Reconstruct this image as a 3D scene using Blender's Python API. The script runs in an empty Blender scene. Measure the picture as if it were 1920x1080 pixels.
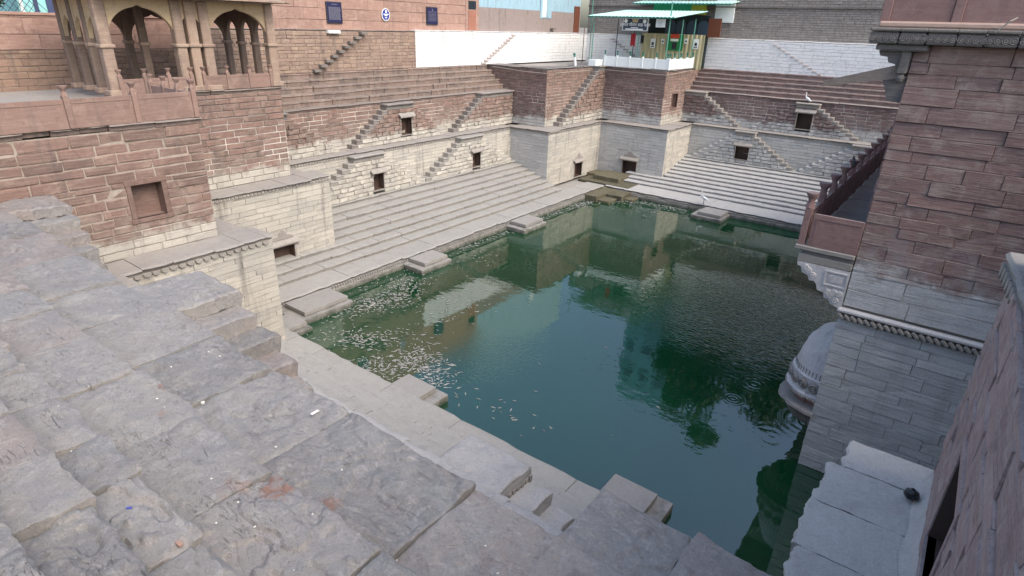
import bpy, bmesh, math, random
from mathutils import Vector, Matrix, noise
R_ = math.radians
S = bpy.context.scene
C = S.collection
random.seed(7)

# ------------------------------------------------------------------ camera
RIGHT = Vector((0.7942951, 0.60680765, 0.02966095))
UP = Vector((-0.26727343, 0.30517624, 0.9140199))
FWD = Vector((-0.54558245, 0.73392911, -0.40458356))
EYE = Vector((0, 0, 12.6)); FPX = 1116.32
cd = bpy.data.cameras.new('camera'); cam = bpy.data.objects.new('camera', cd); C.objects.link(cam)
m = Matrix((RIGHT, UP, -FWD)).transposed().to_4x4(); m.translation = EYE
cam.matrix_world = m
cd.sensor_width = 36; cd.lens = FPX/1920*36; cd.clip_start = .05; cd.clip_end = 3000
S.camera = cam
# ------------------------------------------------------------------ light
SUN_EL, SUN_AZ = 46, 98        # azimuth measured from +Y towards +X
w = bpy.data.worlds.new('World'); S.world = w; w.use_nodes = True
nt = w.node_tree; bg = nt.nodes['Background']
sky = nt.nodes.new('ShaderNodeTexSky'); sky.sky_type = 'NISHITA'; sky.sun_disc = False
sky.sun_elevation = R_(SUN_EL); sky.sun_rotation = R_(SUN_AZ); sky.air_density = 1.1; sky.dust_density = 3.2; sky.ozone_density = 1.0
nt.links.new(sky.outputs[0], bg.inputs[0]); bg.inputs[1].default_value = .15
sl = bpy.data.lights.new('sun', 'SUN'); sl.energy = 1.15; sl.angle = R_(40); sl.color = (1, .92, .80)
so = bpy.data.objects.new('sun', sl); C.objects.link(so)
sd = Vector((math.sin(R_(SUN_AZ))*math.cos(R_(SUN_EL)), math.cos(R_(SUN_AZ))*math.cos(R_(SUN_EL)), math.sin(R_(SUN_EL))))
so.rotation_euler = sd.to_track_quat('Z', 'Y').to_euler()
vs = S.view_settings; vs.view_transform = 'Standard'; vs.look = 'None'; vs.exposure = 0.96; vs.gamma = 1; vs.use_curve_mapping = False
S.render.engine = 'CYCLES'

# ------------------------------------------------------------------ materials
def newmat(name):
    m = bpy.data.materials.new(name); m.use_nodes = True
    nt = m.node_tree; b = nt.nodes['Principled BSDF']; return m, nt, b
class NT:
    def __init__(s, nt): s.nt = nt
    def n(s, t, **k):
        x = s.nt.nodes.new(t)
        for a, v in k.items(): setattr(x, a, v)
        return x
    def val(s, sock, v):
        if hasattr(v, 'is_output') or isinstance(v, bpy.types.NodeSocket): s.nt.links.new(v, sock)
        else: sock.default_value = v
    def math(s, op, a, b=0.0, c=None, clamp=False):
        x = s.n('ShaderNodeMath', operation=op); x.use_clamp = clamp
        s.val(x.inputs[0], a); s.val(x.inputs[1], b)
        if c is not None: s.val(x.inputs[2], c)
        return x.outputs[0]
    def noise(s, vec, scale, detail=4, rough=.6, dist=0.0):
        x = s.n('ShaderNodeTexNoise'); s.val(x.inputs['Vector'], vec); x.inputs['Scale'].default_value = scale
        x.inputs['Detail'].default_value = detail; x.inputs['Roughness'].default_value = rough; x.inputs['Distortion'].default_value = dist
        return x.outputs[0]
    def ramp(s, f, a, b, lo=0.0, hi=1.0):
        x = s.n('ShaderNodeMapRange'); s.val(x.inputs[0], f); x.inputs[1].default_value = a; x.inputs[2].default_value = b
        x.inputs[3].default_value = lo; x.inputs[4].default_value = hi; return x.outputs[0]
    def mix(s, f, a, b, mode='MIX'):
        x = s.n('ShaderNodeMix', data_type='RGBA', blend_type=mode); s.val(x.inputs[0], f)
        for sock, v in ((x.inputs[6], a), (x.inputs[7], b)):
            if isinstance(v, tuple): sock.default_value = (*v, 1)
            else: s.nt.links.new(v, sock)
        return x.outputs[2]
    def mapv(s, vec, sc, rot=(0, 0, 0)):
        x = s.n('ShaderNodeMapping'); s.val(x.inputs[0], vec); x.inputs['Scale'].default_value = sc; x.inputs['Rotation'].default_value = rot
        return x.outputs[0]
    def addv(s, a, b):
        x = s.n('ShaderNodeVectorMath', operation='ADD'); s.val(x.inputs[0], a); s.val(x.inputs[1], b); return x.outputs[0]
    def bump(s, h, strength, dist, normal=None):
        x = s.n('ShaderNodeBump'); s.val(x.inputs['Height'], h); x.inputs['Strength'].default_value = strength; x.inputs['Distance'].default_value = dist
        if normal is not None: s.val(x.inputs['Normal'], normal)
        return x.outputs[0]

def stone_mat(name, cols, zb=None, cream=((.58, .545, .475), (.45, .43, .385)), dust=.35, dustcol=(.36, .33, .31), strata=1.0, rough=.85, stain=.5, bumpd=.02, tilt=.12, sc=1.0, moss=0.0, vary=1.0):
    """cols: 3 tones of the stone; zb: height below which lime deposit covers it"""
    m, nt, b = newmat(name); N = NT(nt)
    g = N.n('ShaderNodeNewGeometry'); oi = N.n('ShaderNodeObjectInfo')
    pos = g.outputs['Position']
    rnd = N.math('FRACT', N.math('ADD', N.math('MULTIPLY', g.outputs['Random Per Island'], 7.31), oi.outputs['Random']))
    rnd2 = N.math('FRACT', N.math('MULTIPLY', rnd, 17.7))
    cx = N.n('ShaderNodeCombineXYZ'); N.val(cx.inputs[0], N.math('MULTIPLY', rnd, 37.0)); N.val(cx.inputs[2], N.math('MULTIPLY', rnd2, 19.0))
    p2 = N.addv(pos, cx.outputs[0])
    st = N.noise(N.mapv(p2, (.5*sc, .5*sc, 7.0*sc), (tilt, tilt*.7, 0)), 2.2, 6, .62, .6)
    st2 = N.noise(N.mapv(p2, (.8*sc, .8*sc, 22.0*sc), (tilt, -tilt, 0)), 1.8, 4, .6, .9)
    big = N.noise(pos, .45, 4, .6)
    med = N.noise(pos, 2.6*sc, 6, .65, .3)
    fine = N.noise(pos, 26*sc, 4, .7)
    c = N.mix(N.ramp(rnd, 0.5-.5*vary, 0.5+.5*vary), cols[0], cols[1])
    c = N.mix(N.ramp(st, .48, .68, 0, .5), c, cols[2]); c = N.mix(N.ramp(N.noise(p2, 1.9, 5, .65, .6), .5, .64, 0, .5), c, cols[2]); c = N.mix(N.ramp(N.noise(p2, 3.1, 5, .7, .4), .55, .68, 0, .45), c, tuple(x*.62 for x in cols[1]))
    if zb is not None:
        sep = N.n('ShaderNodeSeparateXYZ'); N.val(sep.inputs[0], pos)
        zz = N.math('ADD', sep.outputs[2], N.ramp(N.noise(pos, .9, 5, .7), .3, .7, -.35, .35))
        f = N.ramp(zz, zb-.16, zb+.16, 1, 0)
        cr = N.mix(N.ramp(rnd2, 0, 1), cream[0], cream[1])
        cr = N.mix(N.ramp(st, .5, .7, 0, .5), cr, tuple(x*.62 for x in cream[1]))
        cr = N.mix(N.ramp(big, .5, .66, 0, .35), cr, (.36, .35, .33))
        # a pale film still veils the stone some way above the water mark
        f2 = N.math('MULTIPLY', N.ramp(zz, zb, zb+1.6, .38, 0), N.ramp(med, .4, .65))
        c = N.mix(f2, c, cream[1])
        c = N.mix(f, c, cr)
    # grime: streaks running down, soot in patches
    stk = N.noise(N.mapv(pos, (2.3, 2.3, .16)), 1.0, 5, .6)
    c = N.mix(N.math('MULTIPLY', N.ramp(stk, .56, .72), stain), c, (.10, .09, .085))
    c = N.mix(N.ramp(med, .56, .74, 0, .4*stain), c, (.13, .115, .105))
    sn = N.n('ShaderNodeSeparateXYZ'); N.val(sn.inputs[0], g.outputs['Normal'])
    up = N.ramp(sn.outputs[2], .55, .9)
    c = N.mix(N.math('MULTIPLY', up, N.ramp(med, .3, .7, dust*.6, min(1, dust*1.5))), c, dustcol)
    c = N.mix(N.ramp(fine, .42, .66, 0, .22), c, (.12, .10, .09))
    c = N.mix(N.ramp(N.noise(pos, 60, 2, .5), .62, .75, 0, .3), c, (.62, .58, .52))
    if moss:
        sep = N.n('ShaderNodeSeparateXYZ'); N.val(sep.inputs[0], pos)
        mz = N.ramp(N.math('ADD', sep.outputs[2], N.ramp(med, .3, .7, -.15, .15)), .0, .32, 1, 0)
        c = N.mix(N.math('MULTIPLY', mz, moss), c, (.035, .045, .025))
    nt.links.new(c, b.inputs['Base Color']); b.inputs['Roughness'].default_value = rough
    b.inputs['Specular IOR Level'].default_value = .25
    h = N.math('ADD', N.math('MULTIPLY', st, 1.0*strata), N.math('MULTIPLY', st2, .6*strata))
    h = N.math('ADD', h, N.math('MULTIPLY', med, .7)); h = N.math('ADD', h, N.math('MULTIPLY', fine, .25))
    nt.links.new(N.bump(h, .9, bumpd), b.inputs['Normal'])
    return m

def plain(name, col, rough=.6, metal=0, noise_amt=.15, nscale=6, bump=0.0, dirt=.2, spec=.3):
    m, nt, b = newmat(name); N = NT(nt); g = N.n('ShaderNodeNewGeometry')
    f = N.noise(g.outputs['Position'], nscale, 5, .65)
    c = N.mix(N.ramp(f, .35, .7, 0, noise_amt*2), col, tuple(x*.6 for x in col))
    f2 = N.noise(N.mapv(g.outputs['Position'], (3, 3, .5)), 1.3, 5, .6)
    c = N.mix(N.ramp(f2, .52, .75, 0, dirt), c, (.11, .095, .08))
    nt.links.new(c, b.inputs['Base Color']); b.inputs['Roughness'].default_value = rough; b.inputs['Metallic'].default_value = metal
    b.inputs['Specular IOR Level'].default_value = spec
    if bump: nt.links.new(N.bump(f, .6, bump), b.inputs['Normal'])
    return m

RED = ((.265, .165, .135), (.175, .118, .10), (.375, .285, .23))
DRED = ((.21, .125, .115), (.15, .098, .095), (.30, .215, .19))
M = {}
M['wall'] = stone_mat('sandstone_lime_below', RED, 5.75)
M['wall_shaded'] = stone_mat('shaded_sandstone_lime_below', ((.20, .127, .118), (.14, .095, .09), (.28, .205, .182)), 5.75, cream=((.56, .56, .54), (.47, .475, .47)), stain=.3)  # shaded copy of wall: cooler, dimmer light painted into the camera-facing sides
M['tower'] = stone_mat('tower_sandstone', ((.33, .205, .18), (.235, .155, .145), (.47, .38, .325)), 6.7, cream=((.72, .715, .69), (.63, .63, .62)), stain=.15, bumpd=.035, sc=.8)
M['pier'] = stone_mat('pier_sandstone', ((.52, .36, .33), (.39, .275, .255), (.62, .52, .48)), 4.8, stain=.12, bumpd=.06, sc=.8, tilt=.5)
M['step'] = stone_mat('step_stone', ((.33, .315, .29), (.25, .24, .225), (.40, .385, .355)), None, dust=.8, dustcol=(.40, .392, .368), stain=.35, strata=1.2, moss=.7)
M['step_far'] = stone_mat('step_stone_grey', ((.44, .44, .43), (.36, .36, .355), (.50, .50, .49)), None, dust=.6, dustcol=(.475, .47, .46), stain=.3, strata=1.2, moss=.9)
M['rstep'] = stone_mat('worn_red_step_stone', ((.25, .18, .15), (.16, .12, .105), (.33, .27, .23)), None, dust=.9, dustcol=(.275, .245, .22), stain=.7)
M['rstep_far'] = stone_mat('worn_dark_step_stone', ((.24, .16, .145), (.19, .135, .125), (.30, .24, .22)), None, dust=.6, dustcol=(.33, .31, .295), stain=.5)
M['white'] = stone_mat('whitewashed_stone', ((.84, .84, .84), (.80, .81, .82), (.86, .86, .86)), None, dust=.15, stain=.22, bumpd=.025)
M['ledge'] = stone_mat('ledge_stone', ((.36, .335, .30), (.31, .285, .265), (.39, .36, .32)), None, dust=.35, dustcol=(.36, .34, .32), stain=.25)
M['block'] = stone_mat('wet_block_stone', ((.34, .325, .30), (.28, .27, .255), (.38, .365, .34)), None, dust=.4, dustcol=(.37, .36, .345), stain=.25, moss=.8)
M['moss'] = stone_mat('mossy_stone', ((.13, .115, .07), (.05, .05, .03), (.20, .18, .13)), None, dust=.5, dustcol=(.15, .14, .095), stain=.4)
M['terra'] = stone_mat('pink_sandstone_ashlar', ((.39, .24, .195), (.31, .195, .16), (.48, .34, .28)), None, dust=.2, stain=.25, strata=.3, bumpd=.006)
M['panel'] = stone_mat('carved_pink_sandstone', ((.28, .18, .148), (.22, .145, .12), (.35, .25, .205)), None, dust=.35, dustcol=(.27, .20, .175), stain=.4, strata=.25, bumpd=.006)
M['dpanel'] = stone_mat('dull_red_sandstone_panel', ((.29, .175, .16), (.25, .15, .14), (.34, .24, .215)), None, dust=.35, stain=.2, strata=.3, bumpd=.006)
M['column'] = stone_mat('column_sandstone', ((.36, .26, .20), (.28, .20, .16), (.43, .335, .26)), None, dust=.2, stain=.6, strata=.2, bumpd=.006)
M['spandrel'] = stone_mat('yellowed_arch_stone', ((.50, .38, .24), (.45, .33, .22), (.54, .43, .29)), None, dust=.2, stain=.3, strata=.15, bumpd=.005)
M['grey'] = stone_mat('weathered_grey_stone', ((.20, .18, .165), (.16, .145, .14), (.26, .235, .215)), None, dust=.35, dustcol=(.27, .25, .24), stain=.5, bumpd=.02)
M['brickgrey'] = stone_mat('dusty_rubble', ((.31, .285, .26), (.26, .235, .22), (.36, .335, .31)), None, dust=.2, stain=.4, bumpd=.03, vary=.6)
M['plaster'] = stone_mat('peeling_plaster', ((.30, .25, .235), (.29, .24, .225), (.33, .28, .26)), None, dust=.1, stain=.6, strata=.2, vary=.2)
M['slabwhite'] = stone_mat('pale_worn_slab', ((.58, .555, .51), (.50, .48, .44), (.62, .595, .55)), None, dust=.4, dustcol=(.66, .63, .58), stain=.25, strata=.8, bumpd=.03, vary=.3)
M['slabnear'] = stone_mat('worn_grey_slab', ((.42, .41, .40), (.36, .35, .345), (.46, .45, .435)), None, dust=.4, dustcol=(.45, .44, .43), stain=.3, strata=.8, bumpd=.03, vary=.6)
M['spout'] = stone_mat('pale_carved_stone', ((.66, .64, .63), (.62, .60, .59), (.70, .68, .66)), None, dust=.4, dustcol=(.74, .73, .72), stain=.25, strata=.3, bumpd=.01)
M['dark'] = plain('shade_dark_recess_stone', (.10, .065, .052), .95, dirt=.5)  # niche linings coloured dark to stand for the shade inside
M['nichered'] = stone_mat('niche_stone', ((.22, .14, .115), (.18, .115, .095), (.28, .20, .165)), None, stain=.5, dust=.1)

def mortar_mat():
    m, nt, b = newmat('lime_mortar'); N = NT(nt); g = N.n('ShaderNodeNewGeometry'); pos = g.outputs['Position']
    sep = N.n('ShaderNodeSeparateXYZ'); N.val(sep.inputs[0], pos)
    band = N.math('MULTIPLY', N.ramp(sep.outputs[2], 5.6, 5.9), N.ramp(sep.outputs[2], 7.2, 8.6, 1, 0))
    f = N.math('MULTIPLY', N.ramp(N.noise(pos, .5, 3, .6), .40, .48), band)
    c = N.mix(f, (.12, .10, .088), (.62, .575, .52))
    cre = N.ramp(sep.outputs[2], 5.5, 5.8, 1, 0)
    c = N.mix(cre, c, (.24, .215, .175))
    nt.links.new(c, b.inputs['Base Color']); b.inputs['Roughness'].default_value = .95
    nt.links.new(N.bump(N.noise(pos, 30, 4, .7), .6, .01), b.inputs['Normal'])
    return m
M['mortar'] = mortar_mat()
M['mortar_pale'] = plain('thick_lime_mortar', (.42, .36, .30), .95, noise_amt=.4, nscale=5, dirt=.3)
M['green'] = plain('green_paint', (.02, .19, .15), .45, dirt=.15)
M['gpole'] = plain('pale_green_pole_paint', (.10, .30, .24), .45, dirt=.3)
M['roofsheet'] = plain('mint_corrugated_sheet', (.48, .76, .70), .45, dirt=.1, noise_amt=.1)
M['greenwall'] = plain('bright_green_paint', (.03, .45, .22), .6, dirt=.2)
M['yellow'] = plain('mustard_paint', (.48, .50, .06), .6, dirt=.2)
M['cream'] = plain('cream_sheet_metal', (.50, .45, .28), .5, dirt=.25)
M['whitepaint'] = plain('white_paint', (.82, .86, .86), .5, noise_amt=.04, dirt=.06)
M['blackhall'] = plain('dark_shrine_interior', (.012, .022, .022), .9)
M['navy'] = plain('navy_plaque', (.022, .022, .075), .35, dirt=.05)
M['bluesign'] = plain('blue_enamel', (.03, .055, .30), .3, dirt=.0)
M['slate'] = plain('slate_sign_board', (.035, .06, .09), .4, dirt=.05)
M['greyink'] = plain('grey_lettering', (.16, .16, .21), .5, dirt=0)
M['whiteink'] = plain('white_lettering', (.85, .85, .82), .5, noise_amt=0, dirt=0)
M['blackink'] = plain('black_print', (.03, .03, .04), .5, dirt=0)
M['redcloth'] = plain('red_cloth', (.38, .03, .04), .85, dirt=0)
M['banner'] = plain('green_banner', (.02, .23, .07), .7, dirt=0)
M['orange'] = plain('orange_red_print', (.60, .08, .04), .7, dirt=0)
M['blue'] = plain('sky_blue_limewash', (.33, .50, .60), .8, dirt=.45)
M['teal'] = plain('teal_limewash', (.32, .66, .66), .8, dirt=.15)
M['shutter'] = plain('dark_blue_shutter', (.06, .08, .17), .6)
M['wood'] = plain('brown_door_wood', (.16, .055, .03), .7, dirt=.3)
M['house'] = plain('pale_house_plaster', (.42, .42, .38), .85, dirt=.3)
M['houseblue'] = plain('blue_house_plaster', (.16, .36, .45), .85, dirt=.3)
M['glass'] = plain('dark_window_glass', (.03, .04, .05), .15, noise_amt=0, dirt=0, spec=.6)
M['iron'] = plain('dark_iron', (.05, .055, .08), .5, metal=.3)
M['street'] = plain('dusty_street', (.26, .23, .20), .95, dirt=.2, bump=.01)
M['leaf'] = plain('leaf', (.065, .11, .03), .6, noise_amt=.4, nscale=1.4, dirt=0)
M['leafd'] = plain('dark_leaf', (.028, .055, .02), .6, noise_amt=.4, nscale=1.0, dirt=0)
M['bark'] = plain('bark', (.13, .10, .08), .95, bump=.02)
M['fish'] = plain('silver_fish', (.45, .425, .415), .4, noise_amt=.45, nscale=9, dirt=.0, spec=.6)
M['fishdark'] = plain('dark_fish_back', (.02, .025, .022), .3, dirt=0)
M['bird'] = plain('white_feather', (.80, .82, .84), .8, noise_amt=.04, dirt=0)
M['beak'] = plain('yellow_beak', (.5, .36, .05), .5, dirt=0)
M['crow'] = plain('black_feather', (.018, .018, .022), .5, dirt=0)
M['bag'] = plain('black_plastic', (.012, .012, .015), .3, dirt=0, spec=.6)
M['rope'] = plain('pale_cable', (.45, .42, .36), .8)
M['litter'] = plain('white_scrap', (.75, .74, .68), .6, dirt=0)
M['litterb'] = plain('blue_foil_scrap', (.10, .12, .40), .3, dirt=0)
M['chip'] = plain('brick_chip', (.42, .27, .21), .9, dirt=0)

# foreground stone: lilac grey, flaked, with rust coloured spots
def fore_mat():
    m, nt, b = newmat('worn_lilac_sandstone'); N = NT(nt); g = N.n('ShaderNodeNewGeometry'); oi = N.n('ShaderNodeObjectInfo'); pos = g.outputs['Position']
    rnd = oi.outputs['Random']
    big = N.noise(pos, .9, 5, .6, .4); med = N.noise(pos, 4.5, 7, .68, .5); fine = N.noise(pos, 38, 5, .75)
    c = N.mix(N.ramp(rnd, 0, .5), (.195, .187, .182), (.30, .284, .266))
    c = N.mix(N.ramp(rnd, .5, 1), c, (.275, .232, .212))
    c = N.mix(N.ramp(big, .45, .62, 0, .5), c, (.235, .24, .243))
    c = N.mix(N.ramp(med, .50, .68, 0, .55), c, (.345, .315, .28))
    c = N.mix(N.ramp(N.noise(pos, 2.2, 6, .7, 1.2), .58, .70, 0, .55), c, (.135, .11, .11))
    c = N.mix(N.ramp(N.noise(N.mapv(pos, (1, 1, 1), (.3, .2, .5)), 1.1, 6, .65), .55, .7, 0, .5), c, (.33, .32, .305))
    # long thin cracks from the bedding of the stone
    cr = N.noise(N.mapv(pos, (.9, 3.4, 2.0), (0, 0, .5)), 1.5, 7, .62, 1.4)
    crk = N.ramp(N.math('ABSOLUTE', N.math('SUBTRACT', cr, .5)), 0, .008, 1, 0)
    crk = N.math('MULTIPLY', crk, N.ramp(N.noise(pos, 1.7, 3, .5), .56, .64))
    flk = N.noise(N.mapv(pos, (1, 1.9, 1), (0, 0, .35)), 1.5, 5, .55, .5)
    fc = N.ramp(N.math('FRACT', N.math('MULTIPLY', flk, 14)), .0, .08, 1, 0)
    fc = N.math('MULTIPLY', fc, N.ramp(N.noise(pos, 2.0, 5, .7), .50, .56))
    c = N.mix(N.math('MULTIPLY', crk, .18), c, (.06, .05, .048))
    c = N.mix(N.math('MULTIPLY', fc, .6), c, (.055, .047, .045))
    c = N.mix(N.ramp(N.noise(pos, 11, 6, .7), .54, .70, 0, .40), c, (.15, .14, .135))
    c = N.mix(N.ramp(N.noise(pos, 6, 6, .75, .8), .53, .66, 0, .5), c, (.42, .40, .385))
    # small pits and pale flecks
    c = N.mix(N.ramp(fine, .56, .72, 0, .45), c, (.12, .105, .10))
    c = N.mix(N.ramp(N.noise(pos, 75, 2, .5), .60, .72, 0, .45), c, (.52, .49, .46))
    # spilled rust-red powder
    dn = N.noise(pos, 7, 5, .7)
    for (x, y, r, a) in ((-4.8, 2.42, .19, .75), (-4.5, 2.8, .17, .6), (-7.6, 2.6, .12, .5), (-7.0, 2.3, .10, .45), (-5.1, 2.2, .2, .3), (-2.6, 3.4, .35, .12)):
        vd = N.n('ShaderNodeVectorMath', operation='DISTANCE'); cmb = N.n('ShaderNodeSeparateXYZ'); N.val(cmb.inputs[0], pos)
        fl = N.n('ShaderNodeCombineXYZ'); N.val(fl.inputs[0], cmb.outputs[0]); N.val(fl.inputs[1], cmb.outputs[1])
        N.val(vd.inputs[0], fl.outputs[0]); vd.inputs[1].default_value = (x, y, 0)
        f = N.ramp(N.math('ADD', vd.outputs['Value'], N.ramp(dn, .35, .65, -r*.7, r*.7)), r*.2, r, a, 0)
        c = N.mix(f, c, (.27, .125, .075))
    nt.links.new(c, b.inputs['Base Color'])
    nt.links.new(N.ramp(med, .3, .7, .62, .85), b.inputs['Roughness']); b.inputs['Specular IOR Level'].default_value = .35
    h = N.math('ADD', N.math('MULTIPLY', med, .9), N.math('MULTIPLY', fine, .22))
    h = N.math('ADD', h, N.math('MULTIPLY', N.noise(pos, 120, 3, .6), .06))
    h = N.math('SUBTRACT', h, N.math('MULTIPLY', crk, .2))
    h = N.math('ADD', h, N.math('MULTIPLY', N.math('SNAP', flk, 1/14), 12.0))
    fl2 = N.noise(N.mapv(pos, (2.2, 1, 1), (0, 0, -.2)), 2.3, 6, .6, .3)
    h = N.math('ADD', h, N.math('MULTIPLY', N.math('SNAP', fl2, .09), 3.0))
    nt.links.new(N.bump(h, 1.0, .028), b.inputs['Normal'])
    return m
M['fore'] = fore_mat()

def water_mat():
    m, nt, b = newmat('murky_green_water'); N = NT(nt); g = N.n('ShaderNodeNewGeometry'); pos = g.outputs['Position']
    big = N.noise(pos, .13, 3, .5)
    c = N.mix(N.ramp(big, .35, .65), (.003, .040, .015), (.004, .052, .020))
    nt.links.new(c, b.inputs['Base Color']); b.inputs['Roughness'].default_value = .025; b.inputs['IOR'].default_value = 1.7
    b.inputs['Specular IOR Level'].default_value = 1.0
    h = N.math('MULTIPLY', N.noise(N.mapv(pos, (1, 1.6, 1)), 1.5, 3, .5), N.ramp(N.noise(pos, .22, 2, .5), .40, .62, .02, .26))
    wx = N.n('ShaderNodeVectorMath', operation='DISTANCE'); N.val(wx.inputs[0], pos); wx.inputs[1].default_value = (-6, 27.5, 0)
    patch = N.ramp(wx.outputs['Value'], 2.0, 6.5, 1, 0)
    h = N.math('ADD', h, N.math('MULTIPLY', patch, N.math('MULTIPLY', N.noise(N.mapv(pos, (1, 2.8, 1), (0, 0, .25)), 2.6, 2, .5, .5), 1.0)))
    wx = N.n('ShaderNodeVectorMath', operation='DISTANCE'); N.val(wx.inputs[0], pos); wx.inputs[1].default_value = (-13, 17, 0)
    h = N.math('ADD', h, N.math('MULTIPLY', N.ramp(wx.outputs['Value'], 1.0, 3.6, 1, 0), N.math('MULTIPLY', N.noise(N.mapv(pos, (1, 2.0, 1), (0, 0, -.5)), 7, 2, .5, .3), .25)))
    for (x, y, rr, fr, am) in ((-7.7, 25.6, 1.5, 21, .5), (-4.17, 21.75, .95, 30, .35), (-4.5, 20.2, .5, 40, .22), (-1.9, 20.4, 1.5, 20, .45), (-12.9, 14.3, 1.2, 24, .35), (-2.7, 18.6, 1.2, 20, .12)):
        vd = N.n('ShaderNodeVectorMath', operation='DISTANCE'); N.val(vd.inputs[0], pos); vd.inputs[1].default_value = (x, y, 0)
        dd = vd.outputs['Value']
        wv = N.math('MULTIPLY', N.math('SINE', N.math('MULTIPLY', dd, fr)), N.ramp(dd, 0, rr, am*.17, 0))
        h = N.math('ADD', h, wv)
    nt.links.new(N.bump(h, .55, .06), b.inputs['Normal'])
    return m
M['water'] = water_mat()

# ------------------------------------------------------------------ helpers
def link(name, data, parent=None, mat=None):
    o = bpy.data.objects.new(name, data); C.objects.link(o)
    if parent is not None: o.parent = parent
    if mat is not None: data.materials.append(mat)
    return o
def tag(o, label, cat, group=None):
    o['label'] = label; o['category'] = cat
    if group: o['group'] = group
    return o
def thing(name, label, cat, loc=(0, 0, 0), rz=0.0, group=None):
    o = link(name, None); o.location = loc; o.rotation_euler = (0, 0, rz); o.empty_display_size = .2
    return tag(o, label, cat, group)
def mesh_from(verts, faces, name, smooth=False):
    me = bpy.data.meshes.new(name); me.from_pydata(verts, [], faces); me.update()
    if smooth:
        me.polygons.foreach_set('use_smooth', [True]*len(me.polygons)); me.set_sharp_from_angle(angle=R_(38))
    return me
def bxmesh(name, sx, sy, sz, bev=.01, seg=1):
    bm = bmesh.new(); bmesh.ops.create_cube(bm, size=1); bmesh.ops.scale(bm, vec=(sx, sy, sz), verts=bm.verts)
    if bev: bmesh.ops.bevel(bm, geom=bm.edges[:], offset=min(bev, .3*min(sx, sy, sz)), segments=seg, affect='EDGES', profile=.6)
    me = bpy.data.meshes.new(name); bm.to_mesh(me); bm.free(); return me
def bx(name, p0, p1, mat, parent=None, bev=.01):
    """box between two corners given in the parent's frame"""
    me = bxmesh(name, abs(p1[0]-p0[0]), abs(p1[1]-p0[1]), abs(p1[2]-p0[2]), bev)
    o = link(name, me, parent, mat); o.location = tuple((a+b)/2 for a, b in zip(p0, p1)); return o
def joined(name, parts, mat, parent=None):
    """several boxes ((p0,p1),...) as one mesh"""
    V, F = [], []
    for p0, p1 in parts:
        n = len(V); x0, y0, z0 = map(min, p0, p1); x1, y1, z1 = map(max, p0, p1)
        V += [(x0, y0, z0), (x1, y0, z0), (x1, y1, z0), (x0, y1, z0), (x0, y0, z1), (x1, y0, z1), (x1, y1, z1), (x0, y1, z1)]
        F += [tuple(n+i for i in f) for f in ((0, 3, 2, 1), (4, 5, 6, 7), (0, 1, 5, 4), (1, 2, 6, 5), (2, 3, 7, 6), (3, 0, 4, 7))]
    return link(name, mesh_from(V, F, name), parent, mat)
def tube(name, pts, r, mat, parent=None, n=8, cap=True, smooth=True):
    V, F = [], []
    pts = [Vector(p) for p in pts]; rr = r if isinstance(r, (list, tuple)) else [r]*len(pts)
    for i, p in enumerate(pts):
        d = (pts[min(i+1, len(pts)-1)]-pts[max(i-1, 0)]).normalized()
        a = d.orthogonal().normalized(); b2 = d.cross(a)
        for k in range(n):
            t = 2*math.pi*k/n; V.append(p+(a*math.cos(t)+b2*math.sin(t))*rr[i])
    for i in range(len(pts)-1):
        for k in range(n): F.append((i*n+k, i*n+(k+1) % n, (i+1)*n+(k+1) % n, (i+1)*n+k))
    if cap: F += [tuple(range(n-1, -1, -1)), tuple(range((len(pts)-1)*n, len(pts)*n))]
    return link(name, mesh_from([tuple(v) for v in V], F, name, smooth), parent, mat)
def lathe(name, prof, mat, parent=None, n=24, a0=0, a1=2*math.pi, sx=1, sy=1, smooth=True):
    V, F = [], []; full = abs(a1-a0-2*math.pi) < 1e-4; m_ = n if full else n+1
    for r, z in prof:
        for k in range(m_):
            t = a0+(a1-a0)*k/n; V.append((r*math.cos(t)*sx, r*math.sin(t)*sy, z))
    for i in range(len(prof)-1):
        for k in range(n):
            k2 = (k+1) % m_; F.append((i*m_+k, i*m_+k2, (i+1)*m_+k2, (i+1)*m_+k))
    return link(name, mesh_from(V, F, name, smooth), parent, mat)
def prism(name, outline, y0, y1, mat, parent=None):
    """outline in x,z extruded along y"""
    n = len(outline); V = [(x, y0, z) for x, z in outline]+[(x, y1, z) for x, z in outline]
    F = [(i, (i+1) % n, n+(i+1) % n, n+i) for i in range(n)]+[tuple(range(n-1, -1, -1)), tuple(range(n, 2*n))]
    bm = bmesh.new(); vs_ = [bm.verts.new(v) for v in V]
    for f in F: bm.faces.new([vs_[i] for i in f])
    bmesh.ops.recalc_face_normals(bm, faces=bm.faces); bmesh.ops.triangulate(bm, faces=[f for f in bm.faces if len(f.verts) > 4])
    me = bpy.data.meshes.new(name); bm.to_mesh(me); bm.free(); return link(name, me, parent, mat)

def project(p):
    q = Vector(p)-EYE; d = q.dot(FWD)
    if d < .1: return None
    return 960+FPX*q.dot(RIGHT)/d, 540-FPX*q.dot(UP)/d, d
def in_view(p, mg=120):
    r = project(p); return r is not None and -mg < r[0] < 1920+mg and -mg < r[1] < 1080+mg

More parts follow.
